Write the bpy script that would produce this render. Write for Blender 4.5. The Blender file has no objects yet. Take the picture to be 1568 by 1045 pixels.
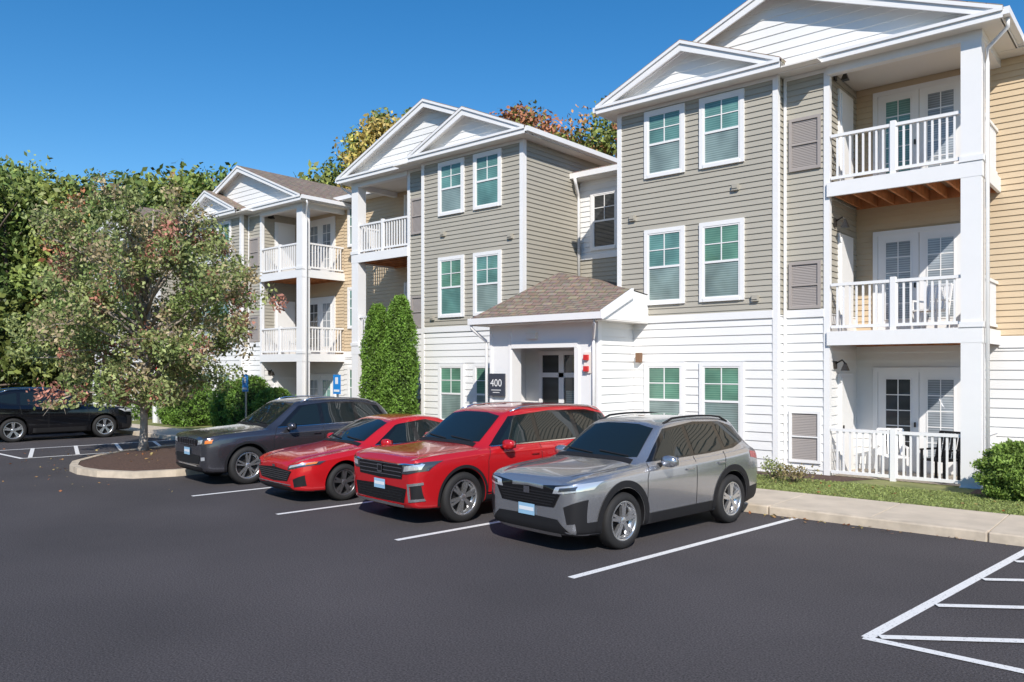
import bpy, math, random, numpy as np, bmesh
from mathutils import Vector
from mathutils.bvhtree import BVHTree
random.seed(7); rng=np.random.default_rng(7)
S=bpy.context.scene
COL=S.collection
# ------------------------------------------------------------------ materials
MATS={}
def newmat(name):
    m=bpy.data.materials.new(name); m.use_nodes=True
    nt=m.node_tree; b=nt.nodes['Principled BSDF']
    MATS[name]=m
    return m,nt,b
def simple(name,col,rough=.6,metal=0,coat=0,noise=0,nscale=3,bump=0,bscale=60,spec=None,detail=4):
    m,nt,b=newmat(name)
    b.inputs['Base Color'].default_value=(*col,1); b.inputs['Roughness'].default_value=rough
    b.inputs['Metallic'].default_value=metal; b.inputs['Coat Weight'].default_value=coat
    b.inputs['Coat Roughness'].default_value=.03
    if spec is not None: b.inputs['Specular IOR Level'].default_value=spec
    if noise or bump:
        tc=nt.nodes.new('ShaderNodeTexCoord')
    if noise:
        n=nt.nodes.new('ShaderNodeTexNoise'); n.inputs['Scale'].default_value=nscale; n.inputs['Detail'].default_value=detail
        nt.links.new(tc.outputs['Object'],n.inputs['Vector'])
        r=nt.nodes.new('ShaderNodeMapRange'); r.inputs['From Min'].default_value=.25; r.inputs['From Max'].default_value=.75
        r.inputs['To Min'].default_value=1-noise; r.inputs['To Max'].default_value=1+noise
        nt.links.new(n.outputs['Fac'],r.inputs['Value'])
        v=nt.nodes.new('ShaderNodeVectorMath'); v.operation='SCALE'; v.inputs[0].default_value=col
        nt.links.new(r.outputs['Result'],v.inputs['Scale']); nt.links.new(v.outputs['Vector'],b.inputs['Base Color'])
    if bump:
        n2=nt.nodes.new('ShaderNodeTexNoise'); n2.inputs['Scale'].default_value=bscale; n2.inputs['Detail'].default_value=3
        nt.links.new(tc.outputs['Object'],n2.inputs['Vector'])
        bp=nt.nodes.new('ShaderNodeBump'); bp.inputs['Strength'].default_value=bump; bp.inputs['Distance'].default_value=.01
        nt.links.new(n2.outputs['Fac'],bp.inputs['Height']); nt.links.new(bp.outputs['Normal'],b.inputs['Normal'])
    return m
simple('siding_grey',(.41,.385,.325),.55,noise=.05,nscale=.8)
simple('siding_white',(.81,.81,.80),.5,noise=.03,nscale=.7)
simple('siding_tan',(.62,.49,.33),.55,noise=.05,nscale=.8)
simple('trim_white',(.83,.83,.83),.45,noise=.02,nscale=2)
simple('soffit',(.78,.75,.70),.6)
simple('louver',(.36,.325,.305),.6)
simple('louver_dark',(.27,.245,.23),.7)
simple('wood',(.52,.21,.08),.7,noise=.3,nscale=5)
simple('deck',(.30,.20,.13),.8,noise=.2,nscale=4)
simple('dark',(.012,.012,.013),.5)
simple('bronze',(.05,.045,.04),.4,metal=.5)
simple('brown',(.20,.11,.06),.6)
simple('concrete',(.58,.50,.40),.85,noise=.14,nscale=2.5,bump=.3,bscale=90)
simple('curb',(.55,.47,.37),.85,noise=.2,nscale=5,bump=.3,bscale=60)
simple('mulch',(.095,.055,.04),.95,noise=.5,nscale=25,bump=1,bscale=40)
simple('signdark',(.05,.055,.075),.4)
simple('blue',(.02,.24,.66),.4)
simple('red',(.6,.03,.03),.4)
simple('metal',(.5,.5,.5),.4,metal=.8)
simple('bark',(.40,.35,.30),.9,noise=.35,nscale=9,bump=.8,bscale=30)
simple('bark_dark',(.13,.10,.08),.9,noise=.3,nscale=3)
simple('tyre',(.015,.015,.016),.75,bump=.3,bscale=80)
simple('plastic',(.014,.014,.016),.6,spec=.3)
simple('gloss_black',(.008,.008,.009),.12,coat=.4)
simple('chrome',(.75,.75,.77),.12,metal=1)
simple('rim_silver',(.62,.63,.65),.25,metal=.85)
simple('rim_dark',(.22,.22,.235),.3,metal=.8)
simple('lamp_glass',(.66,.69,.73),.06,metal=.5,coat=1)
simple('lamp_dark',(.06,.065,.075),.08,metal=.3,coat=1)
simple('amber',(.7,.2,.03),.2,coat=1)
simple('taillight',(.35,.01,.01),.15,coat=1)
simple('plate',(.30,.52,.72),.35)
simple('plate_white',(.75,.8,.85),.35)
for nm,c,me,ro in (('paint_silver',(.47,.48,.51),.8,.24),('paint_red',(.56,.014,.020),.25,.22),('paint_red2',(.60,.014,.02),.25,.22),('paint_grey',(.12,.12,.14),.8,.24),('paint_black',(.006,.006,.008),.3,.2),('paint_white',(.75,.75,.75),0,.3),('paint_grey2',(.12,.12,.13),.4,.25)):
    simple(nm,c,ro,metal=me,coat=1)
m,nt,b=newmat('car_glass'); b.inputs['Base Color'].default_value=(.010,.016,.018,1); b.inputs['Roughness'].default_value=.015; b.inputs['Specular IOR Level'].default_value=.6
def tex(nt,kind,**k):
    n=nt.nodes.new(kind)
    for a,v in k.items():
        n.inputs[a].default_value=v
    return n
m,nt,b=newmat('roof_shingle'); tc=nt.nodes.new('ShaderNodeTexCoord')
n=tex(nt,'ShaderNodeTexNoise',Scale=9.0,Detail=6.0); nt.links.new(tc.outputs['Object'],n.inputs['Vector'])
br=nt.nodes.new('ShaderNodeTexBrick'); br.inputs['Scale'].default_value=1; br.inputs['Brick Width'].default_value=.3; br.inputs['Row Height'].default_value=.13
br.inputs['Mortar Size'].default_value=.012; br.inputs['Color1'].default_value=(.30,.235,.18,1); br.inputs['Color2'].default_value=(.21,.16,.125,1); br.inputs['Mortar'].default_value=(.11,.085,.065,1)
nt.links.new(tc.outputs['Object'],br.inputs['Vector'])
mx=nt.nodes.new('ShaderNodeMix'); mx.data_type='RGBA'; mx.blend_type='OVERLAY'; mx.inputs['Factor'].default_value=.5
nt.links.new(br.outputs['Color'],mx.inputs['A']); nt.links.new(n.outputs['Color'],mx.inputs['B']); 
nt.links.new(mx.outputs['Result'],b.inputs['Base Color']); b.inputs['Roughness'].default_value=.9
m,nt,b=newmat('asphalt'); tc=nt.nodes.new('ShaderNodeTexCoord')
n1=tex(nt,'ShaderNodeTexNoise',Scale=.35,Detail=5.0); n2=tex(nt,'ShaderNodeTexNoise',Scale=60.0,Detail=3.0); n3=tex(nt,'ShaderNodeTexVoronoi',Scale=110.0)
for q in (n1,n2,n3): nt.links.new(tc.outputs['Object'],q.inputs['Vector'])
r=nt.nodes.new('ShaderNodeValToRGB'); r.color_ramp.elements[0].position=.3; r.color_ramp.elements[0].color=(.064,.059,.062,1); r.color_ramp.elements[1].position=.75; r.color_ramp.elements[1].color=(.092,.084,.088,1)
nt.links.new(n1.outputs['Fac'],r.inputs['Fac'])
mr=nt.nodes.new('ShaderNodeMapRange'); mr.inputs['From Min'].default_value=.3; mr.inputs['From Max'].default_value=.7; mr.inputs['To Min'].default_value=.45; mr.inputs['To Max'].default_value=1.6
nt.links.new(n2.outputs['Fac'],mr.inputs['Value'])
v=nt.nodes.new('ShaderNodeVectorMath'); v.operation='SCALE'; nt.links.new(r.outputs['Color'],v.inputs[0]); nt.links.new(mr.outputs['Result'],v.inputs['Scale'])
nt.links.new(v.outputs['Vector'],b.inputs['Base Color']); b.inputs['Roughness'].default_value=.85; b.inputs['Specular IOR Level'].default_value=.25
bp=nt.nodes.new('ShaderNodeBump'); bp.inputs['Strength'].default_value=.6; bp.inputs['Distance'].default_value=.008; nt.links.new(n3.outputs['Distance'],bp.inputs['Height']); nt.links.new(bp.outputs['Normal'],b.inputs['Normal'])
m,nt,b=newmat('line_paint'); tc=nt.nodes.new('ShaderNodeTexCoord'); n=tex(nt,'ShaderNodeTexNoise',Scale=45.0,Detail=4.0); nt.links.new(tc.outputs['Object'],n.inputs['Vector'])
r=nt.nodes.new('ShaderNodeValToRGB'); r.color_ramp.elements[0].position=.3; r.color_ramp.elements[0].color=(.36,.36,.36,1); r.color_ramp.elements[1].position=.42; r.color_ramp.elements[1].color=(.80,.80,.79,1)
nt.links.new(n.outputs['Fac'],r.inputs['Fac']); nt.links.new(r.outputs['Color'],b.inputs['Base Color']); b.inputs['Roughness'].default_value=.7
def grassmat(name,c0,c1):
    m,nt,b=newmat(name); tc=nt.nodes.new('ShaderNodeTexCoord'); n=tex(nt,'ShaderNodeTexNoise',Scale=1.7,Detail=8.0); nt.links.new(tc.outputs['Object'],n.inputs['Vector'])
    r=nt.nodes.new('ShaderNodeValToRGB'); r.color_ramp.elements[0].position=.35; r.color_ramp.elements[0].color=(*c0,1); r.color_ramp.elements[1].position=.65; r.color_ramp.elements[1].color=(*c1,1)
    nt.links.new(n.outputs['Fac'],r.inputs['Fac']); nt.links.new(r.outputs['Color'],b.inputs['Base Color']); b.inputs['Roughness'].default_value=.9
grassmat('grass',(.14,.17,.05),(.26,.26,.10)); grassmat('ground',(.06,.08,.03),(.11,.10,.05))
def pane(name,ca,cb,per=.05):
    m,nt,b=newmat(name); tc=nt.nodes.new('ShaderNodeTexCoord'); w=nt.nodes.new('ShaderNodeTexWave'); w.wave_type='BANDS'; w.bands_direction='Z'; w.inputs['Scale'].default_value=.314/per
    nt.links.new(tc.outputs['Object'],w.inputs['Vector'])
    n=tex(nt,'ShaderNodeTexNoise',Scale=1.3,Detail=2.0); nt.links.new(tc.outputs['Object'],n.inputs['Vector'])
    mx=nt.nodes.new('ShaderNodeMix'); mx.data_type='RGBA'; mx.inputs['A'].default_value=(*ca,1); mx.inputs['B'].default_value=(*cb,1)
    nt.links.new(w.outputs['Fac'],mx.inputs['Factor'])
    mr=nt.nodes.new('ShaderNodeMapRange'); mr.inputs['From Min'].default_value=.3; mr.inputs['From Max'].default_value=.7; mr.inputs['To Min'].default_value=.6; mr.inputs['To Max'].default_value=1.3; nt.links.new(n.outputs['Fac'],mr.inputs['Value'])
    v=nt.nodes.new('ShaderNodeVectorMath'); v.operation='SCALE'; nt.links.new(mx.outputs['Result'],v.inputs[0]); nt.links.new(mr.outputs['Result'],v.inputs['Scale'])
    nt.links.new(v.outputs['Vector'],b.inputs['Base Color']); b.inputs['Roughness'].default_value=.5; b.inputs['Coat Weight'].default_value=1; b.inputs['Coat Roughness'].default_value=.01
pane('pane_teal',(.08,.21,.19),(.16,.32,.29)); pane('pane_pale',(.15,.22,.21),(.28,.36,.34)); pane('pane_green',(.07,.19,.13),(.14,.29,.21)); pane('pane_grey',(.20,.23,.26),(.38,.42,.46)); pane('pane_dark',(.015,.02,.022),(.03,.035,.04),.3)  # tree reflections are painted into the teal and green pane colours
def leafmat(name,tr=.25):
    m,nt,b=newmat(name); a=nt.nodes.new('ShaderNodeAttribute'); a.attribute_name='Col'
    nt.links.new(a.outputs['Color'],b.inputs['Base Color']); b.inputs['Roughness'].default_value=.5; b.inputs['Specular IOR Level'].default_value=.3
    if tr:
        t=nt.nodes.new('ShaderNodeBsdfTranslucent'); nt.links.new(a.outputs['Color'],t.inputs['Color']); mx=nt.nodes.new('ShaderNodeMixShader'); mx.inputs[0].default_value=tr
        nt.links.new(b.outputs[0],mx.inputs[1]); nt.links.new(t.outputs[0],mx.inputs[2]); nt.links.new(mx.outputs[0],nt.nodes['Material Output'].inputs['Surface'])
leafmat('leaf'); leafmat('leaf_far',0)

# ------------------------------------------------------------------ builders
def empty(name,loc=(0,0,0),rot=0):
    o=bpy.data.objects.new(name,None); COL.objects.link(o); o.location=loc; o.rotation_euler=(0,0,rot); return o
class MB:
    def __init__(s): s.v=[]; s.f=[]; s.m=[]; s.mats=[]; s.sm=[]
    def mi(s,mat):
        if mat not in s.mats: s.mats.append(mat)
        return s.mats.index(mat)
    def poly(s,pts,mat,smooth=False):
        i=len(s.v); s.v+= [tuple(p) for p in pts]; s.f.append(tuple(range(i,i+len(pts)))); s.m.append(s.mi(mat)); s.sm.append(smooth)
    def add(s,vs,fs,mat,smooth=False):
        i=len(s.v); s.v+=[tuple(p) for p in vs]; k=s.mi(mat)
        for f in fs: s.f.append(tuple(j+i for j in f)); s.m.append(k); s.sm.append(smooth)
    def box(s,x0,x1,y0,y1,z0,z1,mat):
        x0,x1=min(x0,x1),max(x0,x1); y0,y1=min(y0,y1),max(y0,y1)
        vs=[(x0,y0,z0),(x1,y0,z0),(x1,y1,z0),(x0,y1,z0),(x0,y0,z1),(x1,y0,z1),(x1,y1,z1),(x0,y1,z1)]
        s.add(vs,[(0,3,2,1),(4,5,6,7),(0,1,5,4),(1,2,6,5),(2,3,7,6),(3,0,4,7)],mat)
    def prism(s,a,b,mat,smooth=False):
        n=len(a); fs=[tuple(range(n))[::-1],tuple(range(n,2*n))]+[(i,(i+1)%n,n+(i+1)%n,n+i) for i in range(n)]
        s.add(list(a)+list(b),fs,mat,smooth)
    def tube(s,path,rad,mat,seg=8,smooth=True):
        path=[Vector(p) for p in path]; 
        if not hasattr(rad,'__len__'): rad=[rad]*len(path)
        vs=[]
        for i,p in enumerate(path):
            d=(path[min(i+1,len(path)-1)]-path[max(i-1,0)]).normalized()
            a=d.cross(Vector((0,0,1)) if abs(d.z)<.95 else Vector((1,0,0))).normalized(); b=d.cross(a)
            for k in range(seg):
                t=2*math.pi*k/seg; vs.append(p+(a*math.cos(t)+b*math.sin(t))*rad[i])
        fs=[]
        for i in range(len(path)-1):
            for k in range(seg):
                fs.append((i*seg+k,i*seg+(k+1)%seg,(i+1)*seg+(k+1)%seg,(i+1)*seg+k))
        fs.append(tuple(range(seg))[::-1]); fs.append(tuple((len(path)-1)*seg+k for k in range(seg)))
        s.add(vs,fs,mat,smooth)
    def lathe(s,c,prof,mat,seg=32,smooth=True):  # axis y; prof list of (r,y)
        vs=[]
        for r,y in prof:
            for k in range(seg):
                t=2*math.pi*k/seg; vs.append((c[0]+r*math.cos(t),c[1]+y,c[2]+r*math.sin(t)))
        fs=[(i*seg+k,i*seg+(k+1)%seg,(i+1)*seg+(k+1)%seg,(i+1)*seg+k) for i in range(len(prof)-1) for k in range(seg)]
        s.add(vs,fs,mat,smooth)
    def obj(s,name,parent=None,bevel=0):
        me=bpy.data.meshes.new(name); me.from_pydata(s.v,[],s.f)
        for mt in s.mats: me.materials.append(MATS[mt])
        me.polygons.foreach_set('material_index',s.m); me.polygons.foreach_set('use_smooth',s.sm); me.update()
        o=bpy.data.objects.new(name,me); COL.objects.link(o)
        if parent: o.parent=parent
        if bevel:
            b=o.modifiers.new('b','BEVEL'); b.width=bevel; b.segments=2; b.limit_method='ANGLE'
        return o

def siding(mb,p0,p1,n,z0,z1,rev,mat):
    z=z0; e=.024
    while z<z1-1e-4:
        zt=min(z+rev,z1)
        a=(p0[0]+n[0]*e,p0[1]+n[1]*e); b=(p1[0]+n[0]*e,p1[1]+n[1]*e); c=(p1[0]+n[0]*.002,p1[1]+n[1]*.002); d=(p0[0]+n[0]*.002,p0[1]+n[1]*.002)
        mb.poly([(*a,z),(*b,z),(*c,zt),(*d,zt)],mat)
        mb.poly([(*a,z),(*b,z),(*c,z),(*d,z)],mat)
        z=zt
GREV,WREV=.125,.19
def wall(mb,p0,p1,n,up='siding_grey',z0=0,zs=3.46,z1=8.5):
    if z0<zs: siding(mb,p0,p1,n,z0,zs,WREV,'siding_white')
    siding(mb,p0,p1,n,max(z0,zs),z1,GREV,up)

def window(mb,x0,x1,z0,z1,Y,up=None,lo=None,mull=True):
    if x0>x1: x0,x1=x1,x0
    up=up or random.choice(['pane_teal','pane_teal','pane_green']); lo=lo or random.choice(['pane_pale','pane_teal','pane_pale'])
    t=.095
    mb.box(x0,x0+t,Y-.06,Y,z0,z1,'trim_white'); mb.box(x1-t,x1,Y-.06,Y,z0,z1,'trim_white')
    mb.box(x0+t,x1-t,Y-.06,Y,z1-t,z1,'trim_white'); mb.box(x0+t,x1-t,Y-.075,Y,z0,z0+t*.8,'trim_white')
    a,b,c,d=x0+t,x1-t,z0+t*.8,z1-t; zm=(c+d)/2
    mb.poly([(a,Y-.028,c),(b,Y-.028,c),(b,Y-.028,zm),(a,Y-.028,zm)],lo)
    mb.poly([(a,Y-.032,zm),(b,Y-.032,zm),(b,Y-.032,d),(a,Y-.032,d)],up)
    f=.035
    for (p,q,r,s_) in ((a,a+f,c,d),(b-f,b,c,d),(a+f,b-f,d-f,d),(a+f,b-f,c,c+f),(a+f,b-f,zm-.025,zm+.025)):
        mb.box(p,q,Y-.05,Y-.02,r,s_,'trim_white')
    if mull:
        xm=(a+b)/2; zq=(zm+d)/2
        mb.box(xm-.011,xm+.011,Y-.044,Y-.03,zm+.025,d-f,'trim_white'); mb.box(a+f,b-f,Y-.0435,Y-.031,zq-.011,zq+.011,'trim_white')
def french(mb,x0,x1,z0,z1,Y):
    if x0>x1: x0,x1=x1,x0
    t=.1
    mb.box(x0,x0+t,Y-.06,Y,z0,z1,'trim_white'); mb.box(x1-t,x1,Y-.06,Y,z0,z1,'trim_white'); mb.box(x0+t,x1-t,Y-.06,Y,z1-t,z1,'trim_white')
    xm=(x0+x1)/2
    for a,b in ((x0+t,xm),(xm,x1-t)):
        mb.box(a+.005,b-.005,Y-.045,Y-.022,z0,z1-t,'trim_white')
        ga,gb,gc,gd=a+.17,b-.17,z0+.3,z1-t-.16
        mb.poly([(ga,Y-.048,gc),(gb,Y-.048,gc),(gb,Y-.048,gd),(ga,Y-.048,gd)],random.choice(['pane_grey','pane_teal','pane_dark','pane_pale','pane_grey']))
        gm=(ga+gb)/2; mb.box(gm-.01,gm+.01,Y-.056,Y-.05,gc,gd,'trim_white')
        for k in range(1,5):
            zz=gc+(gd-gc)*k/5; mb.box(ga,gb,Y-.0555,Y-.0505,zz-.01,zz+.01,'trim_white')
        for (p,q,r,s_) in ((ga-.025,ga,gc-.025,gd+.025),(gb,gb+.025,gc-.025,gd+.025),(ga,gb,gd,gd+.025),(ga,gb,gc-.025,gc)): mb.box(p,q,Y-.06,Y-.045,r,s_,'trim_white')
    mb.box(xm-.09,xm-.06,Y-.10,Y-.045,z0+.95,z0+1.05,'bronze')
def railing(mb,p0,p1,zf,posts=(),h=1.0):
    (x0,y0),(x1,y1)=p0,p1; L=math.hypot(x1-x0,y1-y0); ax=abs(x1-x0)>abs(y1-y0)
    def seg(a,b,hw,z0,z1):
        xa,ya=x0+(x1-x0)*a/L,y0+(y1-y0)*a/L; xb,yb=x0+(x1-x0)*b/L,y0+(y1-y0)*b/L
        if ax: mb.box(xa,xb,ya-hw,ya+hw,z0,z1,'trim_white')
        else: mb.box(xa-hw,xa+hw,ya,yb,z0,z1,'trim_white')
    seg(0,L,.04,zf+h-.06,zf+h); seg(0,L,.028,zf+.08,zf+.14)
    n=int(L/.125)
    for i in range(1,n):
        c=L*i/n; seg(c-.018,c+.018,.017,zf+.13,zf+h-.05)
    for c in posts: seg(c-.05,c+.05,.052,zf,zf+h+.05)
def louver(mb,x0,x1,z0,z1,Y,fr):
    if x0>x1: x0,x1=x1,x0
    t=.06
    for (p,q,r,s_) in ((x0,x0+t,z0,z1),(x1-t,x1,z0,z1),(x0+t,x1-t,z1-t,z1),(x0+t,x1-t,z0,z0+t),(x0+t,x1-t,(z0+z1)/2-.015,(z0+z1)/2+.015)): mb.box(p,q,Y-.06,Y,r,s_,fr)
    mb.poly([(x0+t,Y-.024,z0+t),(x1-t,Y-.024,z0+t),(x1-t,Y-.024,z1-t),(x0+t,Y-.024,z1-t)],'louver_dark')
    z=z0+t
    while z<z1-t-.02:
        mb.poly([(x0+t,Y-.036,z),(x1-t,Y-.036,z),(x1-t,Y-.026,z+.030),(x0+t,Y-.026,z+.030)],'louver'); z+=.034

def gable(tr,rf,wl,xa,xb,yf,yw,yb,z0,slope,xp=None):
    xm=(xa+xb)/2; za=z0+slope*(xb-xa)/2; T=.18
    for (p,q) in ((xa,xm),(xb,xm)):
        pts=[(p,z0-.02),(q,za-.02),(q,za-.02-T*1.1),(p,z0-T)]
        tr.prism([(x,yf,z) for x,z in pts],[(x,yf+.04,z) for x,z in pts],'trim_white')
        pts=[(p,z0+.01),(q,za+.01),(q,za-.06),(p,z0-.06)]
        tr.prism([(x,yf-.035,z) for x,z in pts],[(x,yf-.001,z) for x,z in pts],'trim_white')
        tr.poly([(p,yf+.04,z0-.05),(q,yf+.04,za-.05),(q,yb,za-.05),(p,yb,z0-.05)],'soffit')
        a=[(p,z0-.04),(q,za-.04),(q,za+.03),(p,z0+.03)]
        rf.prism([(x,yf-.03,z) for x,z in a],[(x,yb,z) for x,z in a],'roof_shingle')
    pa,pb=xp or (xa,xb)
    tr.box(pa,pb,yf-.002,yf+.05,z0-T-.002,z0-.01,'trim_white')
    tr.box(pa,pb,yf-.04,yf-.003,z0-.07,z0-.008,'trim_white')
    tr.poly([(pa,yf+.04,z0-.015),(pb,yf+.04,z0-.015),(pb,yw,z0+.06),(pa,yw,z0+.06)],'trim_white')
    z=z0+.03
    while z<za-.12:
        zt=min(z+.19,za-.08)
        def xl(zz): 
            d=max(0,(za-.05-zz)/slope); return xm-d,xm+d
        a0,b0=xl(z); a1,b1=xl(zt)
        wl.poly([(a0,yw-.02,z),(b0,yw-.02,z),(b1,yw-.002,zt),(a1,yw-.002,zt)],'siding_white')
        wl.poly([(a0,yw-.02,z),(b0,yw-.02,z),(b0,yw-.002,z),(a0,yw-.002,z)],'siding_white'); z=zt
FL=(.08,3.05,6.10)
def block(x0,s,wl,tr,wn,rf,bl,dk):
    X=lambda u:x0+s*u
    BY,MY,RY=16.2,16.5,18.3
    wall(wl,(X(0),BY),(X(3.94),BY),(0,-1)); wall(wl,(X(3.94),MY),(X(4.9),MY),(0,-1))
    wall(wl,(X(0),BY),(X(0),24),(-s,0)); wall(wl,(X(3.94),BY),(X(3.94),MY),(s,0))
    wall(wl,(X(4.9),MY),(X(4.9),RY),(s,0))
    wall(wl,(X(4.9),RY),(X(7.65),RY),(0,-1),'siding_tan',zs=2.85)
    def cb(u,y,du,z1=8.5):
        tr.box(X(u),X(u+du),y-.035,y+.09,0,z1,'trim_white')
    cb(-.03,BY,.12); cb(3.86,BY,.115); cb(3.98,MY,.06); cb(4.82,MY,.12)
    tr.box(X(-.032),X(0),BY+.09,BY+.12,0,8.5,'trim_white')
    tr.box(X(.09),X(3.86),BY-.045,BY,3.38,3.54,'trim_white'); tr.box(X(4.04),X(4.82),MY-.045,MY,3.38,3.54,'trim_white')
    tr.box(X(.09),X(3.86),BY-.03,BY,8.42,8.5,'trim_white'); tr.box(X(4.04),X(4.82),MY-.03,MY,8.42,8.5,'trim_white')
    tr.box(X(-.035),X(0),BY+.12,18.8,3.42,3.52,'trim_white')
    wl.box(X(-.01),X(4.9),BY+.03,BY+.1,-.2,.06,'concrete')
    for a,b in ((.74,1.80),(2.17,3.23)):
        window(wn,X(a),X(b),6.80,8.38,BY); window(wn,X(a),X(b),3.80,5.58,BY); window(wn,X(a),X(b),.72,2.45,BY,'pane_green','pane_pale')
    for z0,z1,fr in ((6.47,7.58,'louver'),(3.44+.12,4.55,'louver'),(.33,1.42,'trim_white')):
        louver(wn,X(4.10),X(4.76),z0,z1,MY,fr)
    for (u,z) in ((.33,5.85),(2.95,6.2),(.25,2.6),(3.4,3.75)):
        wn.box(X(u),X(u+.16),BY-.08,BY,z,z+.13,'siding_grey' if z>3.5 else 'trim_white'); wn.box(X(u+.02),X(u+.14),BY-.10,BY-.08,z+.04,z+.13,'louver_dark' if z<3 else 'siding_grey')
    for i,zf in enumerate(FL):
        if i:
            dk.box(X(4.93),X(7.62),MY+.02,RY-.03,zf-.04,zf,'deck')
            k=5.0
            while k<7.6:
                dk.box(X(k),X(k+.045),MY+.0,RY-.03,zf-.25,zf-.042,'wood'); k+=.34
            dk.box(X(4.93),X(7.6),RY-.08,RY-.03,zf-.26,zf-.043,'wood')
            tr.box(X(4.90),X(7.68),MY-.09,MY-.03,zf-.27,zf+.015,'trim_white')
            tr.box(X(7.62),X(7.68),MY-.03,RY,zf-.27,zf+.015,'trim_white')
        else:
            wl.box(X(4.9),X(7.7),MY-.12,RY,-.1,zf,'concrete')
        railing(bl,(X(4.96),MY),(X(7.34),MY),zf,posts=(1.19,))
        railing(bl,(X(7.6),MY+.28),(X(7.6),RY-.02),zf)
        french(wn,X(5.27),X(7.12),zf+.03,zf+2.25,RY)
        tr.box(X(4.9),X(4.95),MY+.55,MY+1.45,zf,zf+2.12,'trim_white'); tr.box(X(4.95),X(4.975),MY+.63,MY+1.37,zf+.02,zf+2.04,'siding_white')
        tr.box(X(4.975),X(5.0),MY+.68,MY+.72,zf+.95,zf+1.02,'bronze')
        zz=zf+2.3
        wn.box(X(4.92),X(4.96),MY+.25,MY+.37,zz-.08,zz+.08,'bronze')
        wn.tube([(X(4.95),MY+.31,zz+.03),(X(5.08),MY+.31,zz+.10),(X(5.14),MY+.31,zz+.03)],.018,'bronze')
        wn.prism([(X(5.07),MY+.24,zz-.12),(X(5.21),MY+.24,zz-.12),(X(5.21),MY+.38,zz-.12),(X(5.07),MY+.38,zz-.12)],[(X(5.12),MY+.29,zz+.04),(X(5.16),MY+.29,zz+.04),(X(5.16),MY+.33,zz+.04),(X(5.12),MY+.33,zz+.04)],'bronze')
    for i in range(3):
        z0=FL[i]; z1=(FL[i+1]-.27) if i<2 else 8.34
        if i==0: z0=0
        tr.box(X(7.33),X(7.665),MY-.085,MY+.25,z0 if i==0 else z0+.02,z1,'trim_white')
        tr.box(X(7.31),X(7.70),MY-.11,MY+.27,z0 if i==0 else z0+.017,(z0+.12),'trim_white'); 
    tr.box(X(4.9),X(7.68),MY-.09,MY+.1,8.34,8.5,'trim_white'); tr.box(X(7.5),X(7.68),MY+.1,RY,8.34,8.5,'trim_white')
    tr.box(X(4.9),X(8.02),15.9+.25,RY+.2,8.50,8.53,'soffit'); tr.box(X(-.38),X(4.9),15.85,16.55,8.505,8.535,'soffit')
    tr.box(X(-.38),X(0.02),16.55,24,8.50,8.53,'soffit')
    tr.box(X(7.65),X(8.02),RY+.2,22,8.50,8.53,'soffit')
    xa,xb=sorted((X(-.4),X(8.05))); pa,pb=sorted((X(4.0),X(8.05)))
    gable(tr,rf,wl,xa,xb,16.1,16.42,25,8.68,.405,xp=(pa,pb))
    xa,xb=sorted((X(-.4),X(4.17)))
    gable(tr,rf,wl,xa,xb,15.8,16.12,19.5,8.68,.43)
    tr.box(X(-.5),X(-.38),15.8,24,8.54,8.67,'trim_white'); tr.box(X(8.03),X(8.15),16.1,22,8.54,8.67,'trim_white')
    tr.box(X(-.4),X(-.36),15.84,24,8.50,8.60,'trim_white'); tr.box(X(8.0),X(8.04),16.14,22,8.50,8.60,'trim_white')
    tr.tube([(X(8.09),16.3,8.54),(X(8.09),16.35,8.40),(X(7.74),16.52,8.15),(X(7.74),16.56,7.9),(X(7.74),16.56,.2)],.035,'trim_white')

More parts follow.
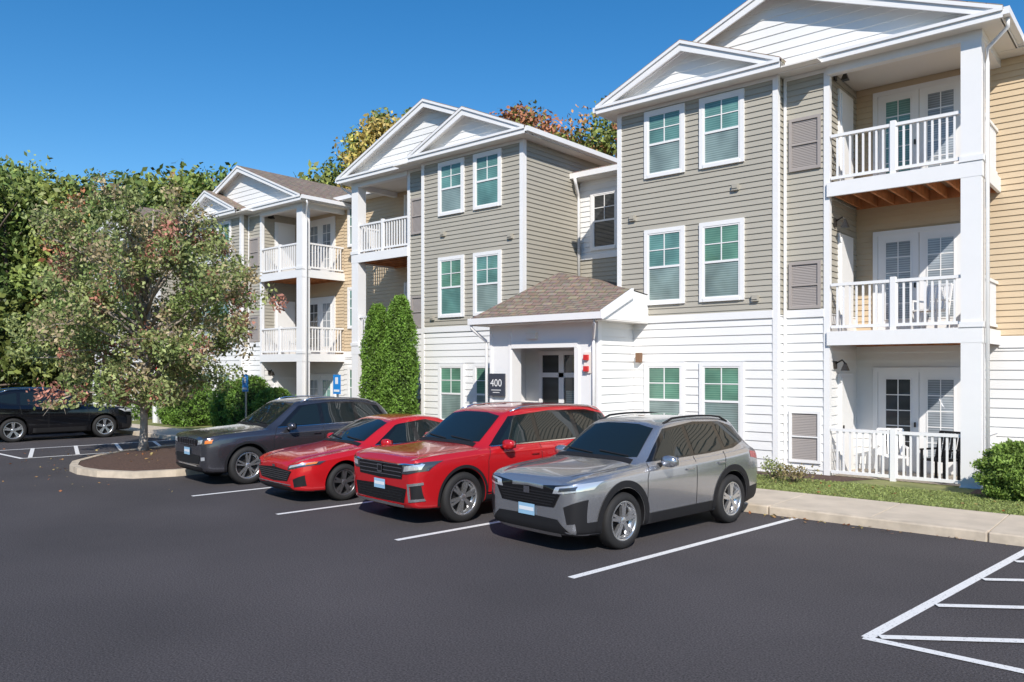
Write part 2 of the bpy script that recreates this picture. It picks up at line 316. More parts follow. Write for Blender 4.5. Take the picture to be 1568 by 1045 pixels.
def apartment(name,cx,ext_l,ext_r,number=None,dz=0):
    P=empty(name,(0,0,dz))
    wl,tr,wn,rf,bl,dk=[MB() for _ in range(6)]
    xr,xl=cx+1.53,cx-1.53
    block(xr,1,wl,tr,wn,rf,bl,dk); block(xl,-1,wl,tr,wn,rf,bl,dk)
    RY=18.3
    for xa,xb in ((xr+7.65,ext_r),(xl-7.65,ext_l)):
        if abs(xa-xb)<.1: continue
        wall(wl,(xa,RY),(xb,RY),(0,-1),'siding_tan',zs=2.85)
        a,b=sorted((xa,xb)); tr.box(a,b,RY-.045,RY,2.72,2.95,'trim_white')
        tr.box(a,b,17.85,18.35,8.492,8.52,'soffit'); tr.box(a,b,17.78,17.88,8.525,8.67,'trim_white')
        for zf in FL:
            xx=a+.25 if b-a<4 else None
            if xx is not None: window(wn,xx,xx+.8,zf+.75,zf+2.3,RY)
            else: window(wn,a+4,a+5.06,zf+.75,zf+2.4,RY)
    LY=18.8
    siding(wl,(xl,LY),(xr,LY),(0,-1),3.6,5.55,GREV,'siding_grey'); siding(wl,(xl,LY),(xr,LY),(0,-1),5.55,7.8,.15,'siding_white')
    tr.box(xl,xr,LY-.05,LY,5.48,5.62,'trim_white')
    window(wn,cx-1.1,cx-.15,5.72,7.42,LY,'pane_dark','pane_dark'); window(wn,cx+.2,cx+1.15,5.72,7.42,LY,'pane_dark','pane_dark')
    tr.box(xl,xr,LY-.42,LY,7.78,7.81,'soffit'); tr.box(xl,xr,LY-.5,LY-.38,7.80,7.95,'trim_white')
    rf.prism([(xl,LY-.42,7.93),(xl,25,8.45),(xl,25,8.51),(xl,LY-.42,8.0)],[(xr,LY-.42,7.93),(xr,25,8.45),(xr,25,8.51),(xr,LY-.42,8.0)],'roof_shingle')
    tr.tube([(xl+.22,18.25,7.82),(xl+.2,18.35,7.62),(xl+.09,18.6,7.4),(xl+.09,18.65,7.2),(xl+.09,18.65,4.9)],.045,'trim_white')
    def roofseg(a,b,y0=17.85,z0=8.62):
        pr=lambda x:[(x,y0,z0),(x,25,z0+.38*(25-y0)),(x,32.2,z0),(x,32.2,z0-.1),(x,25,z0+.38*(25-y0)-.1),(x,y0,z0-.08)]
        rf.prism(pr(a),pr(b),'roof_shingle')
    if ext_l<xl-8.5: roofseg(ext_l,xl-8.0)
    if ext_r>xr+8.5: roofseg(xr+8.0,ext_r)
    rf.prism([(xl-8,24.5,8.3),(xl-8,31.9,8.3),(xl-8,28,8.9)],[(xr+8,24.5,8.3),(xr+8,31.9,8.3),(xr+8,28,8.9)],'roof_shingle')
    wl.box(ext_l,ext_r,31.6,31.9,0,8.6,'siding_tan'); 
    for x in (ext_l,ext_r): wl.box(x-.05,x+.05,RY+.05,31.6,0,8.6,'siding_tan')
    px0,px1,py=cx-1.37,cx+1.93,14.7
    tr.box(px0,cx-.62,py,py+.35,0,3.37,'trim_white'); tr.box(cx+1.38,px1,py,py+.35,0,3.37,'trim_white')
    tr.box(cx-.62,cx+1.38,py+.003,py+.3,2.85,3.37,'trim_white')
    a,b=px0+.1,cx-.72
    for (p,q,r,s_) in ((a-.07,a,.15,3.2),(b,b+.07,.15,3.2)): tr.box(p,q,py-.03,py,r,s_,'trim_white')
    tr.box(cx-.62,cx+1.38,py-.035,py,2.80,2.92,'trim_white'); tr.box(cx+1.30,cx+1.42,py-.03,py,0,2.8,'trim_white')
    DY=16.0
    tr.box(px0,px0+.12,py+.35,DY,0,3.37,'trim_white'); 
    siding(wl,(px1,py+.1),(px1,16.2),(1,0),0,3.37,WREV,'siding_white')
    tr.box(px1-.02,px1+.03,py-.02,py+.12,0,3.37,'trim_white')
    siding(wl,(px0,DY),(px1,DY),(0,-1),0,3.4,WREV,'siding_white')
    tr.box(px1-.12,px1-.02,py+.35,DY,0,3.37,'siding_white')
    ex0,ex1=cx-.75,cx+.70
    xm=(ex0+ex1)/2
    for (p,q,r,s_) in ((ex0,ex0+.1,0,2.75),(ex1-.1,ex1,0,2.75),(ex0+.1,ex1-.1,2.65,2.75),(ex0+.1,ex1-.1,2.08,2.2),(xm-.08,xm+.08,0,2.65),(ex0+.1,ex1-.1,.1,.34),(ex0+.1,ex1-.1,.95,1.05)): wn.box(p,q,DY-.08,DY-.01,r,s_,'trim_white')
    wn.poly([(ex0+.1,DY-.045,.1),(ex1-.1,DY-.045,.1),(ex1-.1,DY-.045,2.65),(ex0+.1,DY-.045,2.65)],'pane_dark')
    wn.box(xm+.14,xm+.44,DY-.055,DY-.046,1.2,1.75,'pane_pale')
    wl.box(px0,px1+.4,py-.9,16.6,-.1,.10,'concrete')
    wn.box(px1+.16,px1+.27,16.05,16.19,2.45,2.68,'brown')
    A=(cx-.3,16.2,4.80);B=(cx-.3,18.8,4.76);FLp=(cx-1.62,14.25,3.56);FR=(cx+2.38,14.25,3.56);Pp=(cx+2.38,15.45,4.12);Q=(xr,16.2,4.3);R=(xr,18.8,4.3);Sx=(xl,16.2,3.7);T=(xl,18.8,3.7);W=(cx+2.38,16.2,4.05)
    for t in ((FLp,FR,Pp),(FLp,Pp,A),(A,Pp,Q),(A,Q,R),(A,R,B),(Pp,W,Q),(FLp,A,Sx),(Sx,A,B),(Sx,B,T)): rf.poly(t,'roof_shingle')
    tr.box(cx-1.64,cx+2.40,14.17,14.27,3.40,3.55,'trim_white'); tr.box(cx-1.6,cx+2.36,14.27,16.2,3.37,3.395,'soffit')
    tr.prism([(cx+2.35,14.2,3.38),(cx+2.35,15.45,3.93),(cx+2.35,15.45,4.15),(cx+2.35,14.2,3.58)],[(cx+2.42,14.2,3.38),(cx+2.42,15.45,3.93),(cx+2.42,15.45,4.15),(cx+2.42,14.2,3.58)],'trim_white')
    tr.poly([(cx+2.36,14.27,3.4),(cx+2.36,16.2,3.4),(cx+2.36,16.2,4.03),(cx+2.36,15.45,4.1),(cx+2.36,14.27,3.55)],'trim_white')
    tr.box(cx-1.64,cx-1.6,14.27,16.2,3.40,3.58,'trim_white')
    for xx,dx in ((cx-1.58,.16),(cx+2.15,-.28)):
        tr.tube([(xx,14.24,3.42),(xx,14.26,3.3),(xx+dx,14.62,3.0),(xx+dx,14.64,2.9),(xx+dx,14.64,.15)],.04,'trim_white')
    wn.box(cx-.1,cx+.2,14.6,14.7,3.02,3.17,'soffit')
    for z in (2.5,2.24): wn.box(cx+1.60,cx+1.72,14.6,14.66,z,z+.12,'red')
    wn.box(cx+1.58,cx+1.76,14.66,14.7,2.2,2.68,'soffit')
    if number:
        wn.box(cx-1.32,cx-.80,14.6,14.66,1.62,2.18,'signdark')
        cu=bpy.data.curves.new('num','FONT'); cu.body=number; cu.size=.26; cu.align_x='CENTER'
        to=bpy.data.objects.new('num',cu); me=bpy.data.meshes.new_from_object(to); bpy.data.objects.remove(to)
        no=bpy.data.objects.new('building_number',me); COL.objects.link(no); no.parent=P; me.materials.append(MATS['trim_white'])
        no.location=(cx-1.06,14.594,1.86); no.rotation_euler=(math.pi/2,0,0)
        wn.box(cx-1.22,cx-.9,14.592,14.598,1.76,1.775,'trim_white'); wn.box(cx-1.17,cx-.95,14.592,14.598,1.70,1.715,'trim_white')
    wl.obj('walls',P); tr.obj('trim',P); wn.obj('windows_and_doors',P); rf.obj('roof',P); bl.obj('balcony_railings',P); dk.obj('balcony_decks',P)
    return P
apartment('apartment_building',-12.03,-24.1,9,'400')
apartment('apartment_building',-33.28,-47,-24.11,dz=-.22)

# ------------------------------------------------------------------ ground
def sheet(name,pts,z,mat,thick=0,parent=None):
    mb=MB()
    if thick: mb.prism([(x,y,z-thick) for x,y in pts],[(x,y,z) for x,y in pts],mat)
    else: mb.poly([(x,y,z) for x,y in pts],mat)
    return mb.obj(name,parent)
sheet('ground',[(-900,-900),(900,-900),(900,900),(-900,900)],-.02,'ground')
sheet('parking_lot',[(-58,-45),(60,-45),(60,12.02),(-58,12.02)],0,'asphalt')
ln=MB()
def stripe(a,b,w=.1,z=.004):
    a=Vector((*a,z)); b=Vector((*b,z)); d=(b-a).normalized(); n=Vector((-d.y,d.x,0))*w/2
    ln.poly([a-n,b-n,b+n,a+n],'line_paint')
for x in (-5.13,-8.03,-10.88,-13.6): stripe((x,6.95),(x+.57,11.98))
stripe((-2.07,7.05),(-1.50,11.98)); stripe((.75,7.05),(1.3,11.98))
ln.poly([(-2.09,6.98,.008),(.78,6.98,.008),(.78,7.08,.008),(-2.09,7.08,.008)],'line_paint')
for y in (7.12,8.43,9.8,10.96):
    xs=-2.0+(y-7.0)*.115; k=min(2.5,(11.95-y)/.72); stripe((xs,y),(xs+k,y+.72*k),z=.012)
for x in (-22.6,-25.3,-28.6,-31.6,-34.6): stripe((x,7.0),(x+.57,11.98))
stripe((-25.3,7.0),(-22.5,7.0),z=.008)
for y in (7.2,8.3,9.4,10.5): stripe((-25.2+(y-7)*.115,y+.9),(-22.6+(y-7)*.115,y),z=.012)
stripe((-24.0,4.4),(-19.6,5.6)); 
ln.obj('parking_markings')
def kerb_and_walk(name,x0,x1):
    P=empty(name); k=MB()
    x=x0
    while x<x1-.1:
        xe=min(x+3.0,x1); k.box(x+.006,xe-.006,12.0,12.16,-.1,.135,'curb'); x=xe
    k.obj('kerb',P,bevel=.02)
    s=MB(); x=x0
    while x<x1-.1:
        xe=min(x+1.5,x1); s.box(x+.006,xe-.006,12.166,13.7,-.1,.13,'concrete'); x=xe
    s.obj('paving_slabs',P,bevel=.008); 
kerb_and_walk('sidewalk',-47,30)
sheet('lawn',[(-50,13.7),(32,13.7),(32,16.6),(-50,16.6)],.10,'grass',thick=.1)
mb=MB()
mb.poly([(-24,15.12,.106),(-5.9,15.12,.106),(-5.2,15.5,.106),(-4.7,16.5,.106),(-24,16.5,.106)],'mulch')
mb.poly([(-2.9,15.2,.106),(8,15.2,.106),(8,18.3,.106),(-2.9,18.3,.106)],'mulch'); mb.poly([(-8.6,14.2,.110),(-6.0,14.2,.110),(-5.6,15.1,.110),(-8.6,15.1,.110)],'mulch')
mb.poly([(-24,13.75,.111),(-14.2,13.75,.111),(-14.2,15.1,.111),(-24,15.1,.111)],'mulch')
mb.obj('mulch_bed')
ISL=[(-18.3,6.75),(-17.5,6.85),(-16.7,7.25),(-16.35,8.0),(-16.2,9.2),(-15.9,12.03),(-21.9,12.03),(-21.9,10.6),(-21.5,9.2),(-20.8,8.15),(-19.8,7.2),(-19.0,6.85)]
P=empty('planting_island'); c=Vector((sum(p[0] for p in ISL)/12,sum(p[1] for p in ISL)/12))
def off(p,d):
    v=Vector(p)-c; return tuple(c+v*(1-d/v.length))
k=MB()
for i in range(12):
    if i in (5,): continue
    a,b=ISL[i],ISL[(i+1)%12]; a2,b2=off(a,.17),off(b,.17)
    k.prism([(*a,-.1),(*b,-.1),(*b2,-.1),(*a2,-.1)],[(*a,.14),(*b,.14),(*b2,.14),(*a2,.14)],'curb')
k.obj('kerb',P)
k=MB(); ring=[off(p,.16) for p in ISL]
for i in range(12):
    a,b=ring[i],ring[(i+1)%12]; am=Vector(a).lerp(c,.5); bm_=Vector(b).lerp(c,.5)
    k.poly([(*a,.12),(*b,.12),(*bm_,.22),(*am,.22)],'mulch'); k.poly([(*am,.22),(*bm_,.22),(*c,.25)],'mulch')
k.obj('mulch',P)

# ------------------------------------------------------------------ foliage
def leafobj(name,pts,size,cols,parent=None,asp=.55,mat='leaf',flat=1.0):
    n=len(pts); a=rng.normal(size=(n,3)); a[:,2]*=flat; a/=np.linalg.norm(a,axis=1)[:,None]
    b=rng.normal(size=(n,3)); b[:,2]*=flat; b-=a*(a*b).sum(1)[:,None]; b/=np.linalg.norm(b,axis=1)[:,None]
    sz=(size*rng.uniform(.6,1.35,n))[:,None]
    v=np.stack([pts-a*sz,pts+b*sz*asp,pts+a*sz,pts-b*sz*asp],1).reshape(-1,3)
    me=bpy.data.meshes.new(name); me.vertices.add(4*n); me.vertices.foreach_set('co',v.ravel().astype(np.float32))
    me.loops.add(4*n); me.loops.foreach_set('vertex_index',np.arange(4*n,dtype=np.int32))
    me.polygons.add(n); me.polygons.foreach_set('loop_start',np.arange(0,4*n,4,dtype=np.int32)); me.polygons.foreach_set('loop_total',np.full(n,4,dtype=np.int32))
    me.update(calc_edges=True)
    at=me.color_attributes.new('Col','FLOAT_COLOR','POINT'); c4=np.ones((n,4)); c4[:,:3]=np.clip(cols,0,1); at.data.foreach_set('color',np.repeat(c4,4,axis=0).ravel().astype(np.float32))
    me.materials.append(MATS[mat]); o=bpy.data.objects.new(name,me); COL.objects.link(o)
    if parent: o.parent=parent
    return o
def clumps(centers,radii,per,basecols,jit=.25):
    n=len(centers); g=rng.normal(size=(n*per,3)); g/=np.maximum(1,np.linalg.norm(g,axis=1)/2.0)[:,None]
    pts=np.repeat(centers,per,axis=0)+g*np.repeat(radii,per)[:,None]*.5
    c=np.repeat(basecols,per,axis=0)*rng.uniform(1-jit,1+jit,(n*per,1))
    return pts,c
def pear(loc):
    P=empty('ornamental_pear_tree',loc); mb=MB()
    mb.tube([(0,0,0),(.02,.0,.25),(.0,.02,.8),(.03,0,1.35),(.06,.05,2.4),(.1,.1,3.6),(.1,.15,5.0),(.15,.2,6.2)],[.16,.105,.09,.09,.07,.05,.035,.012],'bark',10)
    cen=[];cols=[];rad=[]
    N=46
    for i in range(N):
        az=i*2.39996+random.uniform(-.3,.3); f=i/N; z0=1.0+f*3.4
        zend=1.45+f*4.85+random.uniform(-.3,.35)
        R=2.95*math.sqrt(max(.06,1-((zend-3.5)/3.35)**2))*random.uniform(.72,1.08) if zend>3.4 else (2.15+.8*(zend-1.4)/2.0)*random.uniform(.8,1.08)
        p0=Vector((.05,.05,z0)); p3=Vector((R*math.cos(az),R*math.sin(az),zend))
        p1=p0.lerp(p3,.35)+Vector((0,0,.25)); p2=p0.lerp(p3,.7)+Vector((0,0,.28))
        mb.tube([p0,p1,p2,p3],[.05,.035,.022,.006],'bark',6)
        path=[p0,p1,p2,p3]
        for k in range(8):
            t=random.uniform(.35,1.0)*3; a=int(min(t,2.999)); q=path[a].lerp(path[a+1],t-a)
            d=Vector((random.gauss(0,1),random.gauss(0,1),random.gauss(.2,.8))).normalized()*random.uniform(.25,.75)
            e=q+d; mb.tube([q,q+d*.5+Vector((0,0,.05)),e],[.014,.009,.003],'bark',4)
            for pp in (e,q.lerp(e,.5)):
                cen.append(pp); rad.append(random.uniform(.2,.44))
                r=random.random(); hi=.10 if zend<4 else .2
                cols.append((.50,.23,.17) if r<hi*.7 else (.44,.36,.21) if r<hi+.16 else (.33,.38,.15) if r<.76 else (.21,.28,.09))
    mb.obj('trunk_and_branches',P)
    pts,c=clumps(np.array([tuple(p) for p in cen]),np.array(rad),70,np.array(cols),.45)
    keep=pts[:,2]>1.2; leafobj('leaves',pts[keep],.055,c[keep],P)
pear((-20.25,9.05,.18))
def bush(name,loc,h,r,shape,col,n,leaf=.04):
    P=empty(name,loc)
    z=rng.uniform(0,1,n); th=rng.uniform(0,2*np.pi,n); ph=random.uniform(0,6)
    if shape=='cone': prof=np.where(z<.12,.75+z*2,1-.0*z)*np.where(z>.45,np.sqrt(np.clip(1-((z-.45)/.56)**2,0,1)),1)
    else: prof=np.sqrt(np.clip(1-((z-.42)/.6)**2,0.02,1))
    lump=1+.10*np.sin(th*5+z*9+ph)+.08*np.sin(th*3-z*23+ph)+.05*np.sin(th*9+z*40)
    rr=r*prof*lump*rng.uniform(.72,1.04,n)**.7
    pts=np.stack([rr*np.cos(th),rr*np.sin(th),z*h+.03],1)+rng.normal(size=(n,3))*.025
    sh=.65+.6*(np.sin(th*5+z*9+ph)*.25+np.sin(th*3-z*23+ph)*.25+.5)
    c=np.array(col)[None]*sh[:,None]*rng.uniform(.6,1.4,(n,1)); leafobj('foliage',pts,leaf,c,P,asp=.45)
    mb=MB(); seg=14; rows=10; vs=[]
    for i in range(rows+1):
        zz=i/rows; pr=(math.sqrt(max(.0,1-((max(zz,.45)-.45)/.56)**2)) if shape=='cone' else math.sqrt(max(.02,1-((zz-.42)/.6)**2)))*r*.68
        for k_ in range(seg): vs.append((pr*math.cos(2*math.pi*k_/seg),pr*math.sin(2*math.pi*k_/seg),zz*h*.96))
    fs=[(i*seg+k_,i*seg+(k_+1)%seg,(i+1)*seg+(k_+1)%seg,(i+1)*seg+k_) for i in range(rows) for k_ in range(seg)]
    mb.add(vs,fs,'corecol',True); mb.obj('inner_core',P)  # opaque core added inside the leaves; its dark colour stands for inner shade
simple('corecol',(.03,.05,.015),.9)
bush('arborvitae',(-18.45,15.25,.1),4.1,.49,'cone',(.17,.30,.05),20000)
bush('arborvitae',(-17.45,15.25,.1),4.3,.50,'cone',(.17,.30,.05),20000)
bush('boxwood_shrub',(-2.1,15.5,.1),.92,.60,'round',(.22,.33,.07),15000,.03)
bush('boxwood_shrub',(-.9,15.7,.1),1.0,.62,'round',(.22,.33,.07),9000,.03)
for (x,y,h,r) in ((-25.0,14.9,1.9,.85),(-26.3,15.0,1.7,.8),(-29.2,14.9,1.8,.9),(-30.6,15.1,1.5,.8),(-34.5,14.9,1.1,.8),(-23.6,15.0,1.5,.75)):
    bush('evergreen_shrub',(x,y,.1),h,r,'round',(.16,.28,.05),7000,.05)
for (x,y,h,col) in ((-6.9,14.7,.55,(.36,.10,.09)),(-7.9,14.6,.5,(.18,.26,.09)),(-6.2,15.2,.3,(.24,.28,.1)),(-5.7,14.9,.25,(.3,.25,.12))):
    P=empty('perennial_plant',(x,y,.1)); mb=MB(); pp=[]
    for i in range(16):
        a=random.uniform(0,6.28); rr=random.uniform(.1,.38); e=(rr*math.cos(a),rr*math.sin(a),h*random.uniform(.6,1.05)); mb.tube([(0,0,0),(e[0]*.5,e[1]*.5,e[2]*.6),e],[.008,.006,.003],'bark_dark',4); pp.append(e)
    mb.obj('stems',P); pts,c=clumps(np.array(pp),np.full(16,.13),26,np.tile(np.array(col),(16,1)),.5); leafobj('leaves',pts,.028,c,P)
n=42000; gx=rng.uniform(-7,5,n); gy=rng.uniform(13.72,15.5,n); pts=np.stack([gx,gy,np.full(n,.12)+rng.uniform(0,.02,n)],1)
c=np.array([[.30,.36,.12]])*rng.uniform(.5,1.5,(n,1)); leafobj('grass_blades',pts,.028,c,bpy.data.objects['lawn'],asp=.2)
n=700; xs_=rng.uniform(-22,3,n); ys_=np.where(rng.random(n)<.5,11.97-np.abs(rng.normal(0,.12,n)),rng.uniform(13.8,15.2,n)); zz_=np.where(ys_<12,.018,.15)
m2=260; ax_=rng.normal(-19.5,2.2,m2); ay_=rng.normal(8.2,1.8,m2); inside=(ax_>-21)&(ax_<-16.6)&(ay_>7.4)&(ay_<11.8); 
pts=np.concatenate([np.stack([xs_,ys_,zz_],1),np.stack([ax_,ay_,np.where(inside,.26,.018)],1)])
cc=np.array([[.40,.24,.10],[.35,.14,.06],[.45,.36,.14]])[rng.integers(0,3,len(pts))]; leafobj('fallen_leaves',pts,.032,cc,None,asp=.6,flat=.15)
def bigtree(mb,x,y,H,R,pal,cen,rad,cols,ncl=44,zlow=.18,lr=(.9,1.6)):
    lean=random.uniform(-.4,.4)
    mb.tube([(x,y,-.1),(x+lean*.3,y,H*.4),(x+lean,y+lean,H*.9)],[H*.018,H*.012,.03],'bark_dark',6)
    base=random.choice(pal)
    for i in range(ncl):
        f=random.random(); z=H*(zlow+(1-zlow)*f)*.97; 
        pr=math.sqrt(max(.03,1-((f-.42)/.6)**2)); a=random.uniform(0,6.283); rr=R*pr*math.sqrt(random.uniform(.15,1))*random.uniform(.8,1.1)
        p=(x+rr*math.cos(a)+lean*f,y+rr*math.sin(a),z)
        if i%4==0: mb.tube([(x+lean*f,y,z*.8),p],[H*.006,.02],'bark_dark',4)
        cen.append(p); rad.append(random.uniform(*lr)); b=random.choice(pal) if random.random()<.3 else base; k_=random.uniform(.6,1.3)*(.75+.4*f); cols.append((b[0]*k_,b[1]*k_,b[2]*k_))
G1=(.17,.22,.055);G2=(.23,.27,.07);G3=(.11,.165,.045);O1=(.44,.24,.09);O2=(.38,.29,.09);R1=(.40,.17,.09);Y1=(.38,.34,.09)
P=empty('forest'); mb=MB(); cen=[];rad=[];cols=[]
for i in range(88):
    if i<62:
        ang=i/61; d=random.choice([56,62,70])+random.uniform(-3,3); px=-60+ang*620; t=(px-784)/1200
        X=d*(-.6524+.7579*t); Y=d*(.7579+.6524*t)
        if i%3==0: X*=1.08;Y*=1.08; d*=1.08
        top=294+10*math.sin(ang*14)+random.uniform(-24,12)
        if px<70: top+=12
        H=top*d/1200+2.3
        pal=[G1,G2,G3,G1,G2,G3] if (px<110 or random.random()<.75) else [O1,O2,R1,O2,G2,G1]
    else:
        k=i-62; X=-70+k*5+random.uniform(-1,1); Y=-50+random.uniform(-6,6)-3*math.sin(k); H=random.uniform(12,17)
        if X<-60: Y+=15
        pal=[G1,G2,G3]
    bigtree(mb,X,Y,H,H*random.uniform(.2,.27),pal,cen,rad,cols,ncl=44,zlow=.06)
for i in range(10):
    Y=-28+i*5.0; X=-72+random.uniform(-3,3); H=random.uniform(16,20); bigtree(mb,X,Y,H,4.6,[G1,G2,G3],cen,rad,cols,ncl=44,zlow=.06)
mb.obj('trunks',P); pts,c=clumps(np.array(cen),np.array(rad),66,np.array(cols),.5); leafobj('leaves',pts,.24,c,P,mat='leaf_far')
def lone(name,x,y,H,R,pal,zlow=.3,ncl=110):
    P=empty(name); mb=MB(); cen=[];rad=[];cols=[]
    for q in range(3): bigtree(mb,x+(q-1)*R*.4,y+random.uniform(-1,1),H*(1-.08*abs(q-1)),R*.75,pal,cen,rad,cols,ncl=ncl//3,zlow=zlow,lr=(.7,1.3))
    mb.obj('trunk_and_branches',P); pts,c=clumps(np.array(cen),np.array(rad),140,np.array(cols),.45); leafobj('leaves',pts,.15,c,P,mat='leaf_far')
lone('oak_tree',-39.6,33.5,19.8,4.9,[G2,O2,G1,Y1],ncl=210)
lone('maple_tree',-32.5,39.5,19.4,4.4,[R1,O1,G2,R1,O2],ncl=210,zlow=.45); lone('maple_tree',-27.8,40.5,18.6,4.8,[G2,O1,G1,R1,G2],ncl=210,zlow=.45)
lone('maple_tree',-47,33,15.0,4,[G2,O2,G1],ncl=110)

# ------------------------------------------------------------------ cars
def wheel(parent,name,c,R,side,rimmat,style,W=.225):
    mb=MB(); s=side
    o=lambda y:s*y
    r=R*.70
    mb.lathe(c,[(r*.98,o(-W/2)),(R*.93,o(-W/2)),(R*.985,o(-W/2+.03)),(R,o(-W/4)),(R,o(W/4)),(R*.985,o(W/2-.03)),(R*.93,o(W/2-.003)),(r*1.12,o(W/2+.006)),(r*1.02,o(W/2-.004)),(r,o(W/2-.02))],'tyre',40)
    mb.lathe(c,[(r*1.01,o(W/2-.012)),(r*.93,o(W/2-.006)),(r*.90,o(W/2-.03)),(r*.88,o(W/2-.12)),(.0,o(W/2-.125))],'rim_dark' if rimmat=='rim_dark' else 'rim_silver',40)
    mb.lathe(c,[(r*.86,o(W/2-.115)),(.001,o(W/2-.115))],'plastic',32)
    mb.lathe(c,[(.062,o(W/2-.09)),(.062,o(W/2-.028)),(.045,o(W/2-.018)),(.001,o(W/2-.018))],rimmat,20)
    n=style[0]
    for k in range(n):
        for dd in style[1]:
            a=2*math.pi*k/n+dd+.3; ca,sa=math.cos(a),math.sin(a)
            def P3(rr,t,y): return (c[0]+rr*ca-t*sa,c[1]+o(y),c[2]+rr*sa+t*ca)
            w0,w1=style[2],style[3]; y0,y1=W/2-.022,W/2-.014
            top=[P3(.045,-w0,y0),P3(r*.92,-w1,y1),P3(r*.92,w1,y1),P3(.045,w0,y0)]
            bot=[P3(.045,-w0,y0-.05),P3(r*.92,-w1,y1-.05),P3(r*.92,w1,y1-.05),P3(.045,w0,y0-.05)]
            mb.prism(top,bot,rimmat)
    return mb.obj(name,parent)
def car(name,origin,heading,sp):
    P=empty(name,(*origin,0),heading); sc=sp.get('scale',.95); P.scale=(sc,)*3
    st=sp['st']; loops=[]
    for (x,w,zb,zs,zt,wt) in st:
        h=[(0,zb),(w*.75,zb),(w*.95,zb+.05),(w*.985,zb+.24),(w*1.0,zs-.22),(w*.985,zs-.06),(w*.95,zs),]
        p6=(w*.925,zs+.02); p8=(min(wt,w*.9),zt-.045)
        h+=[p6,(p6[0]*.48+p8[0]*.52,p6[1]*.45+p8[1]*.55),p8,(p8[0]*.8,zt-.012),(0,zt)]
        loop=[(x,y,z) for y,z in h]+[(x,-y,z) for y,z in h[-2:0:-1]]
        loops.append(loop)
    n=len(loops[0]); vs=[p for l in loops for p in l]; fs=[]
    for i in range(len(loops)-1):
        for k in range(n): fs.append((i*n+k,i*n+(k+1)%n,(i+1)*n+(k+1)%n,(i+1)*n+k))
    fs.append(tuple(range(n))[::-1]); fs.append(tuple((len(loops)-1)*n+k for k in range(n)))
    me=bpy.data.meshes.new('b'); me.from_pydata(vs,[],fs); me.update()
    bm=bmesh.new(); bm.from_mesh(me); bmesh.ops.recalc_face_normals(bm,faces=bm.faces); bm.to_mesh(me); bm.free()
    at=me.attributes.new('crease_edge','FLOAT','EDGE'); ci=sp.get('cowl',5); nl=len(loops)
    lon={4:.3,5:.45,6:.55,2:.4,9:.35}
    for e in me.edges:
        a,b_=e.vertices; ia,ka=divmod(a,n); ib,kb=divmod(b_,n); c_=0
        if ia!=ib and ka==kb:
            kk=min(ka,n-ka); c_=lon.get(kk,0)
            if kk==9 and min(ia,ib)<ci: c_=.6
        elif ia==ib:
            k1=min(min(ka,n-ka),min(kb,n-kb))
            if ia==ci and k1>=7: c_=.7
            if ia==sp.get('hdr',ci+3) and k1>=9: c_=.4
            if ia==1: c_=.45 if k1>=6 else .25
            if ia==0: c_=.55
            if ia==nl-1: c_=.5
            if ia==sp.get('rear',nl-5) and k1>=9: c_=.5
        at.data[e.index].value=c_
    ob=bpy.data.objects.new('b',me); COL.objects.link(ob)
    md=ob.modifiers.new('s','SUBSURF'); md.levels=3; md.render_levels=3
    R=sp['R']; xs=(sp['xf'],sp['xr']); Wd=sp['W']; wr=R+.055
    cut=MB()
    for xw in xs:
        for s in (1,-1):
            seg=64; a=[(xw+wr*math.cos(2*math.pi*k/seg),s*(Wd-.36),R+.01+wr*math.sin(2*math.pi*k/seg)) for k in range(seg)]
            b=[(p[0],s*(Wd+.3),p[2]) for p in a]
            if s>0: cut.prism(a,b,'plastic')
            else: cut.prism(b,a,'plastic')
    co=cut.obj('c'); 
    bm=bmesh.new(); bm.from_mesh(co.data); bmesh.ops.recalc_face_normals(bm,faces=bm.faces); bm.to_mesh(co.data); bm.free()
    bo=ob.modifiers.new('x','BOOLEAN'); bo.operation='DIFFERENCE'; bo.object=co; bo.solver='EXACT'
    dg=bpy.context.evaluated_depsgraph_get(); dg.update()
    fin=bpy.data.meshes.new_from_object(ob.evaluated_get(dg))
    if len(fin.polygons)<50: ob.modifiers.remove(bo); dg.update(); fin=bpy.data.meshes.new_from_object(ob.evaluated_get(dg))
    bpy.data.objects.remove(ob); bpy.data.objects.remove(co)
    fin.materials.clear(); fin.materials.append(MATS[sp['paint']]); fin.materials.append(MATS['plastic'])
    for p in fin.polygons:
        p.use_smooth=True; cx_=p.center; p.material_index=0
        for xw in xs:
            if math.hypot(cx_.x-xw,cx_.z-R-.01)<wr+.0005 and abs(cx_.y)<Wd-.005: p.material_index=1
        if abs(p.normal.z)>.8 and cx_.z<.45: p.material_index=1
    fin.set_sharp_from_angle(angle=math.radians(40))
    bo_=bpy.data.objects.new('body',fin); COL.objects.link(bo_); bo_.parent=P
    bvh=BVHTree.FromPolygons([v.co.copy() for v in fin.vertices],[tuple(p.vertices) for p in fin.polygons])
    D=MB(); L=st[-1][0]
    def cast(ax,a,b):
        if ax=='F': o_,d=Vector((-1,a,b)),Vector((1,0,0))
        elif ax=='R': o_,d=Vector((L+1,a,b)),Vector((-1,0,0))
        elif ax=='T': o_,d=Vector((a,b,3)),Vector((0,0,-1))
        else: o_,d=Vector((a,-2,b)),Vector((0,1,0))
        h,nn,_,_=bvh.ray_cast(o_,d)
        if h is None: return None
        if nn.dot(d)>0: nn=-nn
        return h,nn
    def res(pl,n):
        out=[]
        for i in range(n+1):
            t=i/n*(len(pl)-1); a=int(min(t,len(pl)-1-1e-6)); f=t-a
            out.append((pl[a][0]*(1-f)+pl[a+1][0]*f,pl[a][1]*(1-f)+pl[a+1][1]*f))
        return out
